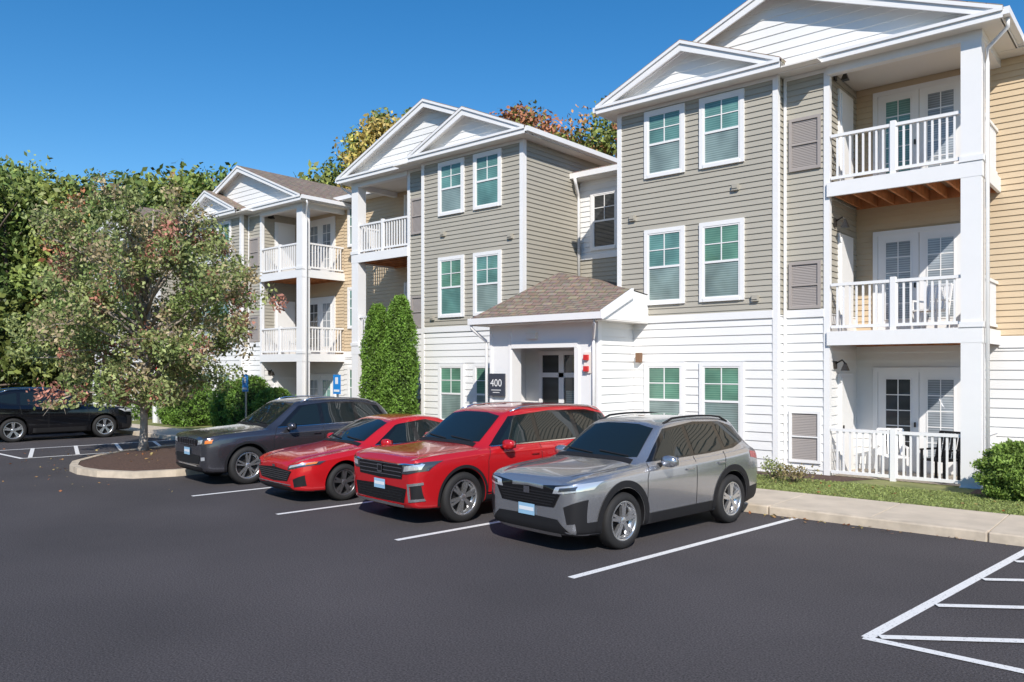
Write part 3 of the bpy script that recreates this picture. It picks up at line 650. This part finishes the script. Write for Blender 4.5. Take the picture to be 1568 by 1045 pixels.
    def patch(mat,ax,lo,up,off=.004,n=10,m=5,mir=False):
        lo=res(lo,n); up=res(up,n); g={}
        for i in range(n+1):
            for j in range(m+1):
                f=j/m; r_=cast(ax,lo[i][0]*(1-f)+up[i][0]*f,lo[i][1]*(1-f)+up[i][1]*f)
                if r_: g[i,j]=r_[0]+r_[1]*off
        ids={}; vv=[]
        for k_,v_ in g.items(): ids[k_]=len(vv); vv.append(v_)
        ff=[]
        for i in range(n):
            for j in range(m):
                q=[(i,j),(i+1,j),(i+1,j+1),(i,j+1)]
                if all(k_ in ids for k_ in q):
                    pp=[g[k_] for k_ in q]
                    if max((pp[0]-pp[2]).length,(pp[1]-pp[3]).length)<.6: ff.append(tuple(ids[k_] for k_ in q))
        D.add(vv,ff,mat,True)
        if mir or ax=='L': D.add([(v_.x,-v_.y,v_.z) for v_ in vv],[f_[::-1] for f_ in ff],mat,True)
    for it in sp['patches']: patch(*it[:4],**(it[4] if len(it)>4 else {}))
    hx=st[ci][0]-.03; w3=st[3][1]
    lo=[(.22,w3*.64),(.6,w3*.74),(hx,w3*.80)]; up=[(a,b_+.010) for a,b_ in lo]
    patch('dark','T',lo,up,n=14,m=1,off=.003,mir=True)
    patch('plastic','T',[(hx+.03,-w3*.78),(hx+.0,0),(hx+.03,w3*.78)],[(hx+.12,-w3*.76),(hx+.09,0),(hx+.12,w3*.76)],n=16,m=2,off=.006)
    zw=sp['patches'][0][2][2][1]
    for y0,y1 in ((-.60,-.04),(.04,.60)):
        patch('plastic','F',[(y0,zw+.02),(y1,zw+.055)],[(y0,zw+.032),(y1,zw+.070)],n=8,m=1,off=.016)
    for xw in xs:
        a0,a1=-.38,math.pi+.38; inn=[];outt=[]
        rw=sp.get('clad_w',.06)
        for k in range(41):
            t=a0+(a1-a0)*k/40; inn.append((xw+(wr+.007)*math.cos(t),R+.01+(wr+.007)*math.sin(t))); outt.append((xw+(wr+rw)*math.cos(t),R+.01+(wr+rw)*math.sin(t)))
        patch(sp.get('clad','plastic'),'L',inn,outt,n=40,m=2,off=.010)
    for ln_ in sp['lines']:
        a=[];b=[]
        for (x,z) in ln_: a.append((x-.006,z)); b.append((x+.006,z))
        patch('dark','L',a,b,n=10,m=1,off=.0025)
    for (x,z) in sp['handles']:
        r_=cast('L',x,z)
        if r_:
            for s in (1,-1):
                y=-r_[0].y*s; D.prism([(x-.09,y+s*.012,z-.015),(x+.09,y+s*.012,z-.012),(x+.09,y+s*.012,z+.015),(x-.09,y+s*.012,z+.012)],[(x-.08,y+s*.04,z-.01),(x+.08,y+s*.04,z-.008),(x+.08,y+s*.04,z+.01),(x-.08,y+s*.04,z+.008)],sp.get('hmat',sp['paint']))
    mx_,mz=sp['mirror']; r_=cast('L',mx_,mz); y=abs(r_[0].y) if r_ else Wd*.9
    for s in (1,-1):
        D.prism([(mx_-.03,s*(y-.03),mz-.02),(mx_+.05,s*(y-.03),mz-.02),(mx_+.05,s*(y-.03),mz+.03),(mx_-.03,s*(y-.03),mz+.03)],[(mx_-.03,s*(y+.10),mz+.01),(mx_+.05,s*(y+.10),mz+.01),(mx_+.05,s*(y+.10),mz+.05),(mx_-.03,s*(y+.10),mz+.05)],'plastic')
        vv=[];seg=12
        for i in range(7):
            t=i/6*math.pi
            for k in range(seg):
                q=2*math.pi*k/seg; cx2,cz2=math.cos(q),math.sin(q); f=abs(math.sin(t))**.55
                sx=math.copysign(abs(cx2)**.7,cx2); sz=math.copysign(abs(cz2)**.7,cz2)
                vv.append((mx_+.005+.075*f*sx,s*(y+.16-.125*math.cos(t)),mz+.065+.085*f*sz))
        D.add(vv,[(i*seg+k,i*seg+(k+1)%seg,(i+1)*seg+(k+1)%seg,(i+1)*seg+k) for i in range(6) for k in range(seg)],sp.get('mirmat',sp['paint']),True)
        D.box(mx_+.078,mx_+.084,s*(y+.06),s*(y+.26),mz+.01,mz+.125,'chrome')
    if 'rails' in sp:
        x0,x1,yy,mt=sp['rails']
        for s in (1,-1):
            pts=[]
            for k in range(9):
                x=x0+(x1-x0)*k/8; r_=bvh.ray_cast(Vector((x,yy,3)),Vector((0,0,-1)))
                z=(r_[0].z if r_[0] else 1.6)+(.0 if k in (0,8) else .045); pts.append((x,s*yy,z))
            D.tube(pts,.017,mt,6)
    D.obj('glass_lights_and_trim',P)
    tw=Wd-.125
    for i,(xw,s) in enumerate(((xs[0],1),(xs[0],-1),(xs[1],1),(xs[1],-1))):
        wheel(P,'wheel_%d'%(i+1),(xw,s*tw,R),R,s,sp['rim'],sp['style'])
    return P
def front_common(zp):
    return [('plate','F',[(-.155,zp-.075),(.155,zp-.075)],[(-.155,zp+.075),(.155,zp+.075)],dict(off=.022,n=2,m=2)),('plate_white','F',[(-.14,zp-.02),(.14,zp-.02)],[(-.14,zp+.03),(.14,zp+.03)],dict(off=.024,n=2,m=1))]
def bars(z0,z1,y0,y1,k,mat,w=.018,off=.012):
    return [(mat,'F',[(-y0-(y1-y0)*i/(k-1),z0+(z1-z0)*i/(k-1)),(y0+(y1-y0)*i/(k-1),z0+(z1-z0)*i/(k-1))],[(-y0-(y1-y0)*i/(k-1),z0+(z1-z0)*i/(k-1)+w),(y0+(y1-y0)*i/(k-1),z0+(z1-z0)*i/(k-1)+w)],dict(off=off,n=10,m=1)) for i in range(k)]
M=dict(mir=True)
rav=dict(paint='paint_silver',W=.93,R=.38,xf=.93,xr=3.58,rim='rim_silver',style=(5,(-.13,.13),.022,.020),mirror=(1.75,1.06),clad_w=.10,cowl=5,hdr=8,
 st=[(0,.66,.32,.84,.90,.50),(.05,.80,.25,.92,.98,.60),(.18,.88,.22,.97,1.03,.68),(.5,.925,.21,1.01,1.075,.72),(.95,.93,.21,1.04,1.11,.73),(1.28,.93,.21,1.055,1.14,.73),(1.42,.93,.21,1.055,1.22,.71),(1.72,.93,.21,1.055,1.42,.68),(2.02,.93,.21,1.06,1.61,.64),(2.2,.93,.21,1.065,1.67,.62),(2.9,.93,.21,1.08,1.71,.61),(3.6,.93,.21,1.11,1.69,.60),(4.0,.925,.22,1.14,1.63,.58),(4.16,.91,.24,1.15,1.48,.60),(4.35,.89,.26,1.12,1.2,.64),(4.44,.86,.30,1.0,1.07,.66),(4.52,.78,.38,.88,.94,.60)],
 patches=[('car_glass','F',[(-.72,1.18),(-.35,1.165),(0,1.16),(.35,1.165),(.72,1.18)],[(-.59,1.55),(-.3,1.595),(0,1.60),(.3,1.595),(.59,1.55)],dict(n=16,m=8)),
  ('gloss_black','L',[(1.50,1.115),(2.2,1.12),(3.0,1.135),(3.7,1.17),(4.08,1.26)],[(1.60,1.17),(2.1,1.54),(2.9,1.61),(3.6,1.585),(4.01,1.48)],dict(n=24,m=5)),
  ('car_glass','L',[(1.70,1.145),(2.55,1.145)],[(2.15,1.50),(2.55,1.56)],dict(off=.007,n=8)),('car_glass','L',[(2.65,1.145),(3.38,1.17)],[(2.65,1.57),(3.36,1.56)],dict(off=.007,n=8)),('car_glass','L',[(3.48,1.19),(3.98,1.27)],[(3.46,1.55),(3.92,1.47)],dict(off=.007,n=8)),
  ('car_glass','R',[(-.62,1.16),(.62,1.16)],[(-.55,1.5),(.55,1.5)]),('taillight','R',[(.45,.95),(.85,1.0)],[(.45,1.06),(.86,1.12)],M),('taillight','L',[(4.12,1.0),(4.42,.95)],[(4.1,1.1),(4.38,1.07)]),
  ('gloss_black','F',[(-.50,.62),(0,.605),(.50,.62)],[(-.62,.82),(0,.86),(.62,.82)],dict(n=14,m=6,off=.008)),
  ('gloss_black','F',[(.30,.83),(.80,.83)],[(.30,.89),(.86,.93)],dict(mir=True,n=10,m=3,off=.004)),
  ('lamp_glass','F',[(.48,.80),(.66,.81),(.89,.86)],[(.52,.88),(.70,.91),(.90,.955)],dict(mir=True,n=12,m=4,off=.012)),('lamp_dark','F',[(.58,.83),(.80,.86)],[(.60,.87),(.81,.91)],dict(mir=True,off=.016,n=6)),
  ('plastic','F',[(-.76,.29),(0,.28),(.76,.29)],[(-.56,.47),(0,.48),(.56,.47)],dict(n=16,m=4,off=.008)),('plastic','F',[(.70,.42),(.86,.44)],[(.66,.64),(.88,.74)],M),('rim_silver','F',[(-.55,.25),(.55,.25)],[(-.6,.30),(.6,.30)],dict(off=.02,m=1)),
  ('chrome','F',[(-.055,.76),(.055,.76)],[(-.055,.85),(.055,.85)],dict(off=.022,n=4,m=3)),
  ('plastic','L',[(1.33,.21),(3.17,.21)],[(1.36,.42),(3.15,.42)],dict(n=16,m=3,off=.01)),('plastic','L',[(.12,.26),(.50,.24)],[(.08,.44),(.50,.44)]),('plastic','L',[(3.98,.28),(4.47,.34)],[(4.0,.52),(4.49,.55)])]+bars(.64,.79,.46,.56,5,'plastic')+front_common(.545),
 lines=[[(1.42,.42),(1.42,.9),(1.50,1.1)],[(2.60,.40),(2.60,1.12)],[(3.40,1.14),(3.36,.9),(3.18,.62)]],handles=[(2.42,.95),(3.25,.98)],rails=(2.2,3.9,.60,'plastic'))
hd=math.atan2(.993,.115)
def place(wx,wy,sp,name,hdg=hd):
    sc=sp.get('scale',.95); ex_=Vector((math.cos(hdg),math.sin(hdg))); left=Vector((math.sin(hdg),-math.cos(hdg)))
    O=Vector((wx,wy))-ex_*sp['xf']*sc-left*(sp['W']-.05)*sc
    return car(name,(O.x,O.y),hdg,sp)
place(-5.45,8.5,rav,'silver_suv')
atl=dict(paint='paint_red',W=.99,R=.40,xf=.93,xr=3.91,rim='rim_silver',style=(6,(-.16,.10),.018,.02),mirror=(1.78,1.13),clad_w=.055,scale=.94,cowl=5,hdr=8,
 st=[(0,.76,.34,.94,1.0,.62),(.05,.90,.27,1.02,1.08,.72),(.18,.95,.24,1.06,1.12,.77),(.5,.985,.23,1.09,1.15,.79),(.95,.99,.23,1.105,1.18,.80),(1.28,.99,.23,1.115,1.20,.79),(1.40,.99,.23,1.115,1.28,.77),(1.72,.99,.23,1.115,1.49,.74),(2.02,.99,.23,1.115,1.70,.70),(2.2,.99,.23,1.115,1.77,.68),(3.0,.99,.23,1.12,1.81,.67),(3.9,.99,.23,1.13,1.80,.66),(4.5,.98,.24,1.14,1.76,.64),(4.72,.97,.26,1.14,1.62,.65),(4.92,.95,.28,1.10,1.25,.70),(5.0,.92,.32,1.0,1.08,.72),(5.08,.84,.38,.9,.96,.66)],
 patches=[('car_glass','F',[(-.77,1.24),(-.4,1.225),(0,1.22),(.4,1.225),(.77,1.24)],[(-.64,1.64),(-.3,1.685),(0,1.69),(.3,1.685),(.64,1.64)],dict(n=16,m=8)),
  ('gloss_black','L',[(1.52,1.17),(2.4,1.17),(3.4,1.18),(4.3,1.19),(4.74,1.22)],[(1.60,1.22),(2.10,1.63),(3.1,1.70),(4.1,1.68),(4.6,1.59)],dict(n=24,m=5)),
  ('car_glass','L',[(1.74,1.2),(2.62,1.195)],[(2.2,1.59),(2.62,1.65)],dict(off=.007,n=8)),('car_glass','L',[(2.72,1.2),(3.62,1.2)],[(2.72,1.66),(3.60,1.66)],dict(off=.007,n=8)),('car_glass','L',[(3.74,1.2),(4.6,1.23)],[(3.72,1.65),(4.52,1.57)],dict(off=.007,n=8)),
  ('chrome','L',[(1.55,1.155),(4.7,1.18)],[(1.55,1.170),(4.7,1.195)],dict(off=.009,n=16,m=1)),
  ('taillight','R',[(.3,1.0),(.9,1.0)],[(.3,1.10),(.9,1.12)],M),('taillight','L',[(4.7,.98),(4.98,.98)],[(4.66,1.08),(4.95,1.08)]),
  ('gloss_black','F',[(-.60,.74),(0,.72),(.60,.74)],[(-.64,.96),(0,.975),(.64,.96)],dict(n=14,m=5,off=.008)),
  ('lamp_dark','F',[(.60,.82),(.76,.83),(.95,.88)],[(.62,.965),(.78,.985),(.965,1.02)],dict(mir=True,n=12,m=4,off=.010)),('lamp_glass','F',[(.65,.86),(.92,.905)],[(.67,.94),(.93,.985)],dict(mir=True,off=.014,n=8)),
  ('chrome','F',[(-.92,.975),(-.5,.955),(0,.95),(.5,.955),(.92,.975)],[(-.92,.992),(-.5,.972),(0,.967),(.5,.972),(.92,.992)],dict(n=20,m=1,off=.018)),
  ('gloss_black','F',[(-.66,.38),(0,.37),(.66,.38)],[(-.72,.60),(0,.62),(.72,.60)],dict(n=14,m=5,off=.008)),
  ('rim_silver','F',[(.76,.40),(.80,.40)],[(.74,.68),(.78,.68)],dict(mir=True,n=2,off=.016)),('rim_silver','F',[(.78,.40),(.92,.42)],[(.78,.44),(.92,.46)],dict(mir=True,n=4,off=.016,m=1)),('rim_silver','F',[(.78,.64),(.93,.67)],[(.78,.68),(.93,.71)],dict(mir=True,n=4,off=.016,m=1)),('plastic','F',[(.80,.44),(.92,.46)],[(.79,.64),(.92,.67)],dict(mir=True,n=4,off=.01)),
  ('rim_silver','F',[(-.62,.31),(.62,.31)],[(-.66,.35),(.66,.35)],dict(off=.018,m=1,n=14)),
  ('chrome','F',[(-.065,.80),(.065,.80)],[(-.065,.93),(.065,.93)],dict(off=.024,n=4,m=3)),('gloss_black','F',[(-.045,.825),(.045,.825)],[(-.045,.905),(.045,.905)],dict(off=.026,n=3,m=2)),
  ('plastic','L',[(1.38,.24),(3.45,.24)],[(1.40,.40),(3.43,.40)],dict(n=16,m=3,off=.01)),('chrome','L',[(1.4,.42),(3.43,.42)],[(1.4,.435),(3.43,.435)],dict(n=16,m=1,off=.01)),('plastic','L',[(4.36,.32),(4.98,.36)],[(4.38,.44),(5.0,.5)])]+bars(.775,.90,.58,.60,3,'chrome',.014,.014)+bars(.43,.56,.6,.66,4,'plastic',.015,.014)+front_common(.62),
 lines=[[(1.44,.44),(1.44,.95),(1.52,1.15)],[(2.67,.42),(2.67,1.15)],[(3.67,1.15),(3.66,.95),(3.46,.7)]],handles=[(2.5,1.0),(3.5,1.01)],rails=(2.2,4.5,.66,'chrome'))
place(-8.22,8.42,atl,'red_suv')
ela=dict(paint='paint_red2',W=.91,R=.33,xf=.92,xr=3.64,rim='rim_dark',style=(5,(-.15,.15),.02,.02),mirror=(1.72,.92),clad='paint_red2',clad_w=.02,scale=.97,cowl=5,hdr=8,rear=11,
 st=[(0,.62,.26,.64,.70,.46),(.06,.78,.21,.71,.76,.56),(.22,.87,.18,.77,.82,.64),(.55,.905,.17,.82,.88,.69),(.95,.91,.17,.86,.93,.70),(1.3,.91,.17,.89,.98,.70),(1.45,.91,.17,.89,1.05,.69),(1.8,.91,.17,.895,1.25,.65),(2.1,.91,.17,.90,1.39,.61),(2.4,.91,.17,.905,1.455,.58),(2.9,.91,.17,.92,1.465,.57),(3.3,.91,.17,.94,1.41,.56),(3.7,.91,.18,.97,1.23,.58),(4.1,.905,.20,.98,1.07,.60),(4.4,.88,.24,.97,1.04,.62),(4.56,.84,.28,.90,.97,.62),(4.64,.74,.34,.78,.84,.55)],
 patches=[('car_glass','F',[(-.66,1.02),(-.33,1.005),(0,1.0),(.33,1.005),(.66,1.02)],[(-.56,1.33),(-.26,1.375),(0,1.38),(.26,1.375),(.56,1.33)],dict(n=16,m=8)),
  ('gloss_black','L',[(1.60,.95),(2.4,.95),(3.2,.99),(3.75,1.06)],[(1.70,1.0),(2.18,1.30),(2.9,1.37),(3.5,1.23)],dict(n=22,m=5)),
  ('car_glass','L',[(1.80,.97),(2.52,.975)],[(2.2,1.26),(2.52,1.335)],dict(off=.007,n=8)),('car_glass','L',[(2.62,.98),(3.4,1.02)],[(2.62,1.335),(3.15,1.29)],dict(off=.007,n=8)),
  ('chrome','L',[(1.6,.938),(2.4,.938),(3.2,.975),(3.72,1.045)],[(1.6,.95),(2.4,.95),(3.2,.987),(3.72,1.057)],dict(off=.009,n=16,m=1)),
  ('taillight','R',[(-.8,.80),(.8,.80)],[(-.8,.87),(.8,.87)]),
  ('gloss_black','F',[(-.50,.40),(0,.37),(.50,.40)],[(-.64,.58),(0,.62),(.64,.58)],dict(n=14,m=5,off=.008)),
  ('lamp_dark','F',[(.52,.60),(.70,.63),(.88,.69)],[(.56,.67),(.74,.71),(.885,.75)],dict(mir=True,n=10,m=4,off=.010)),('lamp_glass','F',[(.58,.63),(.86,.705)],[(.60,.67),(.86,.74)],dict(mir=True,off=.014,n=8)),
  ('amber','F',[(.82,.69),(.87,.71)],[(.82,.72),(.87,.74)],dict(mir=True,off=.018,n=3)),
  ('plastic','F',[(-.66,.22),(0,.21),(.66,.22)],[(-.60,.31),(0,.32),(.60,.31)],dict(n=14,m=3,off=.008)),('plastic','F',[(.68,.30),(.82,.33)],[(.66,.44),(.83,.52)],M),
  ('rim_silver','F',[(-.62,.335),(0,.33),(.62,.335)],[(-.62,.35),(0,.345),(.62,.35)],dict(off=.016,m=1,n=14)),
  ('chrome','F',[(-.05,.62),(.05,.62)],[(-.05,.66),(.05,.66)],dict(off=.016,n=4,m=3))]+bars(.42,.56,.50,.60,5,'rim_dark',.01,.012),
 lines=[[(1.42,.3),(1.42,.75),(1.52,.94)],[(2.57,.28),(2.57,.95)],[(3.42,1.02),(3.4,.8),(3.22,.5)]],handles=[(2.38,.82),(3.25,.85)])
place(-11.15,8.46,ela,'red_sedan')
jp=dict(paint='paint_grey',W=.97,R=.395,xf=.90,xr=3.82,rim='rim_silver',style=(5,(-.17,.17),.018,.018),mirror=(1.80,1.11),clad_w=.05,cowl=5,hdr=8,
 st=[(0,.74,.36,.92,.98,.62),(.05,.87,.29,.99,1.05,.70),(.18,.93,.25,1.03,1.09,.74),(.5,.965,.24,1.06,1.13,.76),(.95,.97,.24,1.08,1.16,.77),(1.35,.97,.24,1.09,1.19,.77),(1.48,.97,.24,1.09,1.26,.75),(1.78,.97,.24,1.095,1.46,.72),(2.08,.97,.24,1.10,1.67,.68),(2.25,.97,.24,1.105,1.74,.66),(3.0,.97,.24,1.12,1.77,.65),(3.8,.97,.24,1.14,1.74,.63),(4.25,.96,.25,1.15,1.68,.61),(4.48,.95,.27,1.15,1.5,.63),(4.66,.93,.3,1.10,1.22,.68),(4.75,.9,.34,1.0,1.08,.7),(4.82,.82,.4,.88,.95,.64)],
 patches=[('car_glass','F',[(-.74,1.22),(-.37,1.205),(0,1.20),(.37,1.205),(.74,1.22)],[(-.62,1.60),(-.3,1.645),(0,1.65),(.3,1.645),(.62,1.60)],dict(n=16,m=8)),
  ('gloss_black','L',[(1.58,1.16),(2.4,1.16),(3.2,1.18),(4.0,1.21),(4.38,1.26)],[(1.68,1.21),(2.16,1.60),(3.0,1.67),(3.8,1.64),(4.25,1.53)],dict(n=24,m=5)),
  ('car_glass','L',[(1.78,1.19),(2.62,1.185)],[(2.24,1.57),(2.62,1.63)],dict(off=.007,n=8)),('car_glass','L',[(2.72,1.19),(3.52,1.21)],[(2.72,1.63),(3.5,1.61)],dict(off=.007,n=8)),('car_glass','L',[(3.62,1.22),(4.28,1.27)],[(3.6,1.61),(4.2,1.52)],dict(off=.007,n=8)),
  ('chrome','L',[(1.6,1.145),(4.3,1.20)],[(1.6,1.157),(4.3,1.212)],dict(off=.009,n=16,m=1)),
  ('taillight','R',[(.5,1.0),(.88,1.0)],[(.5,1.12),(.88,1.13)],M),
  ('gloss_black','F',[(-.46,.82),(0,.81),(.46,.82)],[(-.52,.96),(0,.98),(.52,.96)],dict(n=14,m=4,off=.008)),
  ('lamp_dark','F',[(.54,.84),(.90,.88)],[(.57,.96),(.92,.99)],dict(mir=True,n=10,m=4,off=.010)),('lamp_glass','F',[(.57,.86),(.74,.885)],[(.59,.94),(.76,.965)],dict(mir=True,off=.014,n=8)),('amber','F',[(.82,.89),(.90,.90)],[(.82,.95),(.90,.97)],dict(mir=True,off=.014,n=3)),
  ('plastic','F',[(-.60,.46),(0,.45),(.60,.46)],[(-.66,.64),(0,.65),(.66,.64)],dict(n=14,m=4,off=.008)),('lamp_glass','F',[(.72,.54),(.82,.55)],[(.72,.61),(.82,.62)],dict(mir=True,off=.012,n=3)),
  ('plastic','F',[(-.7,.30),(0,.29),(.7,.30)],[(-.72,.40),(0,.40),(.72,.40)],dict(n=14,m=3,off=.008)),('rim_silver','F',[(-.5,.41),(.5,.41)],[(-.5,.44),(.5,.44)],dict(off=.014,m=1,n=14)),
  ('plastic','L',[(1.35,.25),(3.38,.25)],[(1.37,.38),(3.36,.38)],dict(n=16,m=3,off=.01))]
  +[('chrome','F',[(-.44+i*.129,.835),(-.44+i*.129+.095,.835)],[(-.45+i*.131,.955),(-.45+i*.131+.095,.955)],dict(off=.013,n=2,m=2)) for i in range(7)]+[('gloss_black','F',[(-.425+i*.129,.85),(-.425+i*.129+.065,.85)],[(-.435+i*.131,.94),(-.435+i*.131+.065,.94)],dict(off=.016,n=2,m=2)) for i in range(7)]+front_common(.70),
 lines=[[(1.46,.42),(1.46,.95),(1.56,1.14)],[(2.67,.4),(2.67,1.14)],[(3.57,1.16),(3.55,.95),(3.36,.7)]],handles=[(2.48,1.0),(3.4,1.01)],rails=(2.25,4.2,.63,'chrome'))
place(-14.17,8.40,jp,'dark_gray_suv')
bk=dict(rav); bk['paint']='paint_black'; bk['rails']=(2.2,3.9,.60,'chrome'); bk['scale']=.99; bk['clad']='paint_black'; bk['hmat']='paint_black'
h2=math.atan2(-.993,-.115)
car('black_suv',(-28.2,12.0),h2,bk)
gy=dict(jp); gy['paint']='paint_grey2'; gy['scale']=1.03; car('gray_suv',(-34.4,11.6),h2,gy)
wh=dict(ela); wh['paint']='paint_white'; wh['clad']='paint_white'; wh['scale']=1.03; car('white_sedan',(-31.0,12.0),h2,wh)

# ------------------------------------------------------------------ signs
for (x,y,z) in ((-17.3,12.9,1.62),(-21.9,12.9,1.60)):
    P=empty('parking_sign',(x,y,0)); mb=MB(); mb.box(-.03,.03,0,.03,0,z+.55,'metal'); mb.obj('post',P)
    mb=MB(); mb.box(-.16,.16,-.02,-.004,z,z+.52,'blue'); mb.box(-.06,.06,-.026,-.021,z+.27,z+.45,'plate_white'); mb.box(-.12,.12,-.026,-.021,z+.06,z+.12,'plate_white'); mb.obj('panel',P,bevel=.004)
def chair(x,y,z,rot,mat='trim_white'):
    P=empty('patio_chair',(x,y,z),rot); mb=MB()
    for a in (-.24,.24):
        for b_ in (-.22,.22): mb.box(a-.02,a+.02,b_-.02,b_+.02,0,.42,mat)
        mb.box(a-.025,a+.025,-.25,.27,.60,.63,mat); mb.box(a-.018,a+.018,-.24,-.20,.42,.6,mat)
        mb.prism([(a-.02,.2,.42),(a+.02,.2,.42),(a+.02,.24,.42),(a-.02,.24,.42)],[(a-.02,.34,.95),(a+.02,.34,.95),(a+.02,.37,.95),(a-.02,.37,.95)],mat)
    mb.box(-.24,.24,-.25,.24,.40,.435,mat)
    for k in range(6):
        xx=-.19+k*.076; mb.prism([(xx-.025,.22,.44),(xx+.025,.22,.44),(xx+.025,.235,.44),(xx-.025,.235,.44)],[(xx-.025,.35,.95),(xx+.025,.35,.95),(xx+.025,.365,.95),(xx-.025,.365,.95)],mat)
    mb.box(-.24,.24,.33,.37,.93,.97,mat); mb.obj('frame',P)
chair(-4.6,17.4,.08,.4,'trim_white'); chair(-3.7,17.3,.08,-.4,'plastic'); chair(-3.9,17.4,3.05,-.3); chair(-25.6,17.3,2.83,.3)

# ------------------------------------------------------------------ light, sky, camera
el=math.radians(36); az=(.70,-.714)
w=bpy.data.worlds.new('World'); S.world=w; w.use_nodes=True; nt=w.node_tree; bg=nt.nodes['Background']; sk=nt.nodes.new('ShaderNodeTexSky'); sk.sky_type='NISHITA'; sk.sun_disc=False
sk.sun_elevation=el; sk.sun_rotation=math.atan2(az[0],az[1]); sk.air_density=1.0; sk.dust_density=.1; sk.ozone_density=3
hs=nt.nodes.new('ShaderNodeHueSaturation'); hs.inputs['Saturation'].default_value=1.35
nt.links.new(sk.outputs[0],hs.inputs['Color']); nt.links.new(hs.outputs[0],bg.inputs[0]); bg.inputs[1].default_value=.14
ld=bpy.data.lights.new('sun','SUN'); ld.energy=5.0; ld.angle=math.radians(.5); ld.color=(1,.93,.84)
lo=bpy.data.objects.new('sun',ld); COL.objects.link(lo); d=Vector((az[0]*math.cos(el),az[1]*math.cos(el),math.sin(el))); lo.rotation_euler=d.to_track_quat('Z','Y').to_euler(); lo.location=(20,-20,30)
cd=bpy.data.cameras.new('camera'); cam=bpy.data.objects.new('camera',cd); COL.objects.link(cam); cam.location=(0,0,2.3); cam.rotation_euler=(math.pi/2,0,math.radians(40.72))
cd.lens=27.55; cd.sensor_width=36; cd.shift_y=.0271; cd.clip_end=3000; S.camera=cam
S.view_settings.view_transform='Standard'; S.view_settings.look='None'; S.view_settings.exposure=0
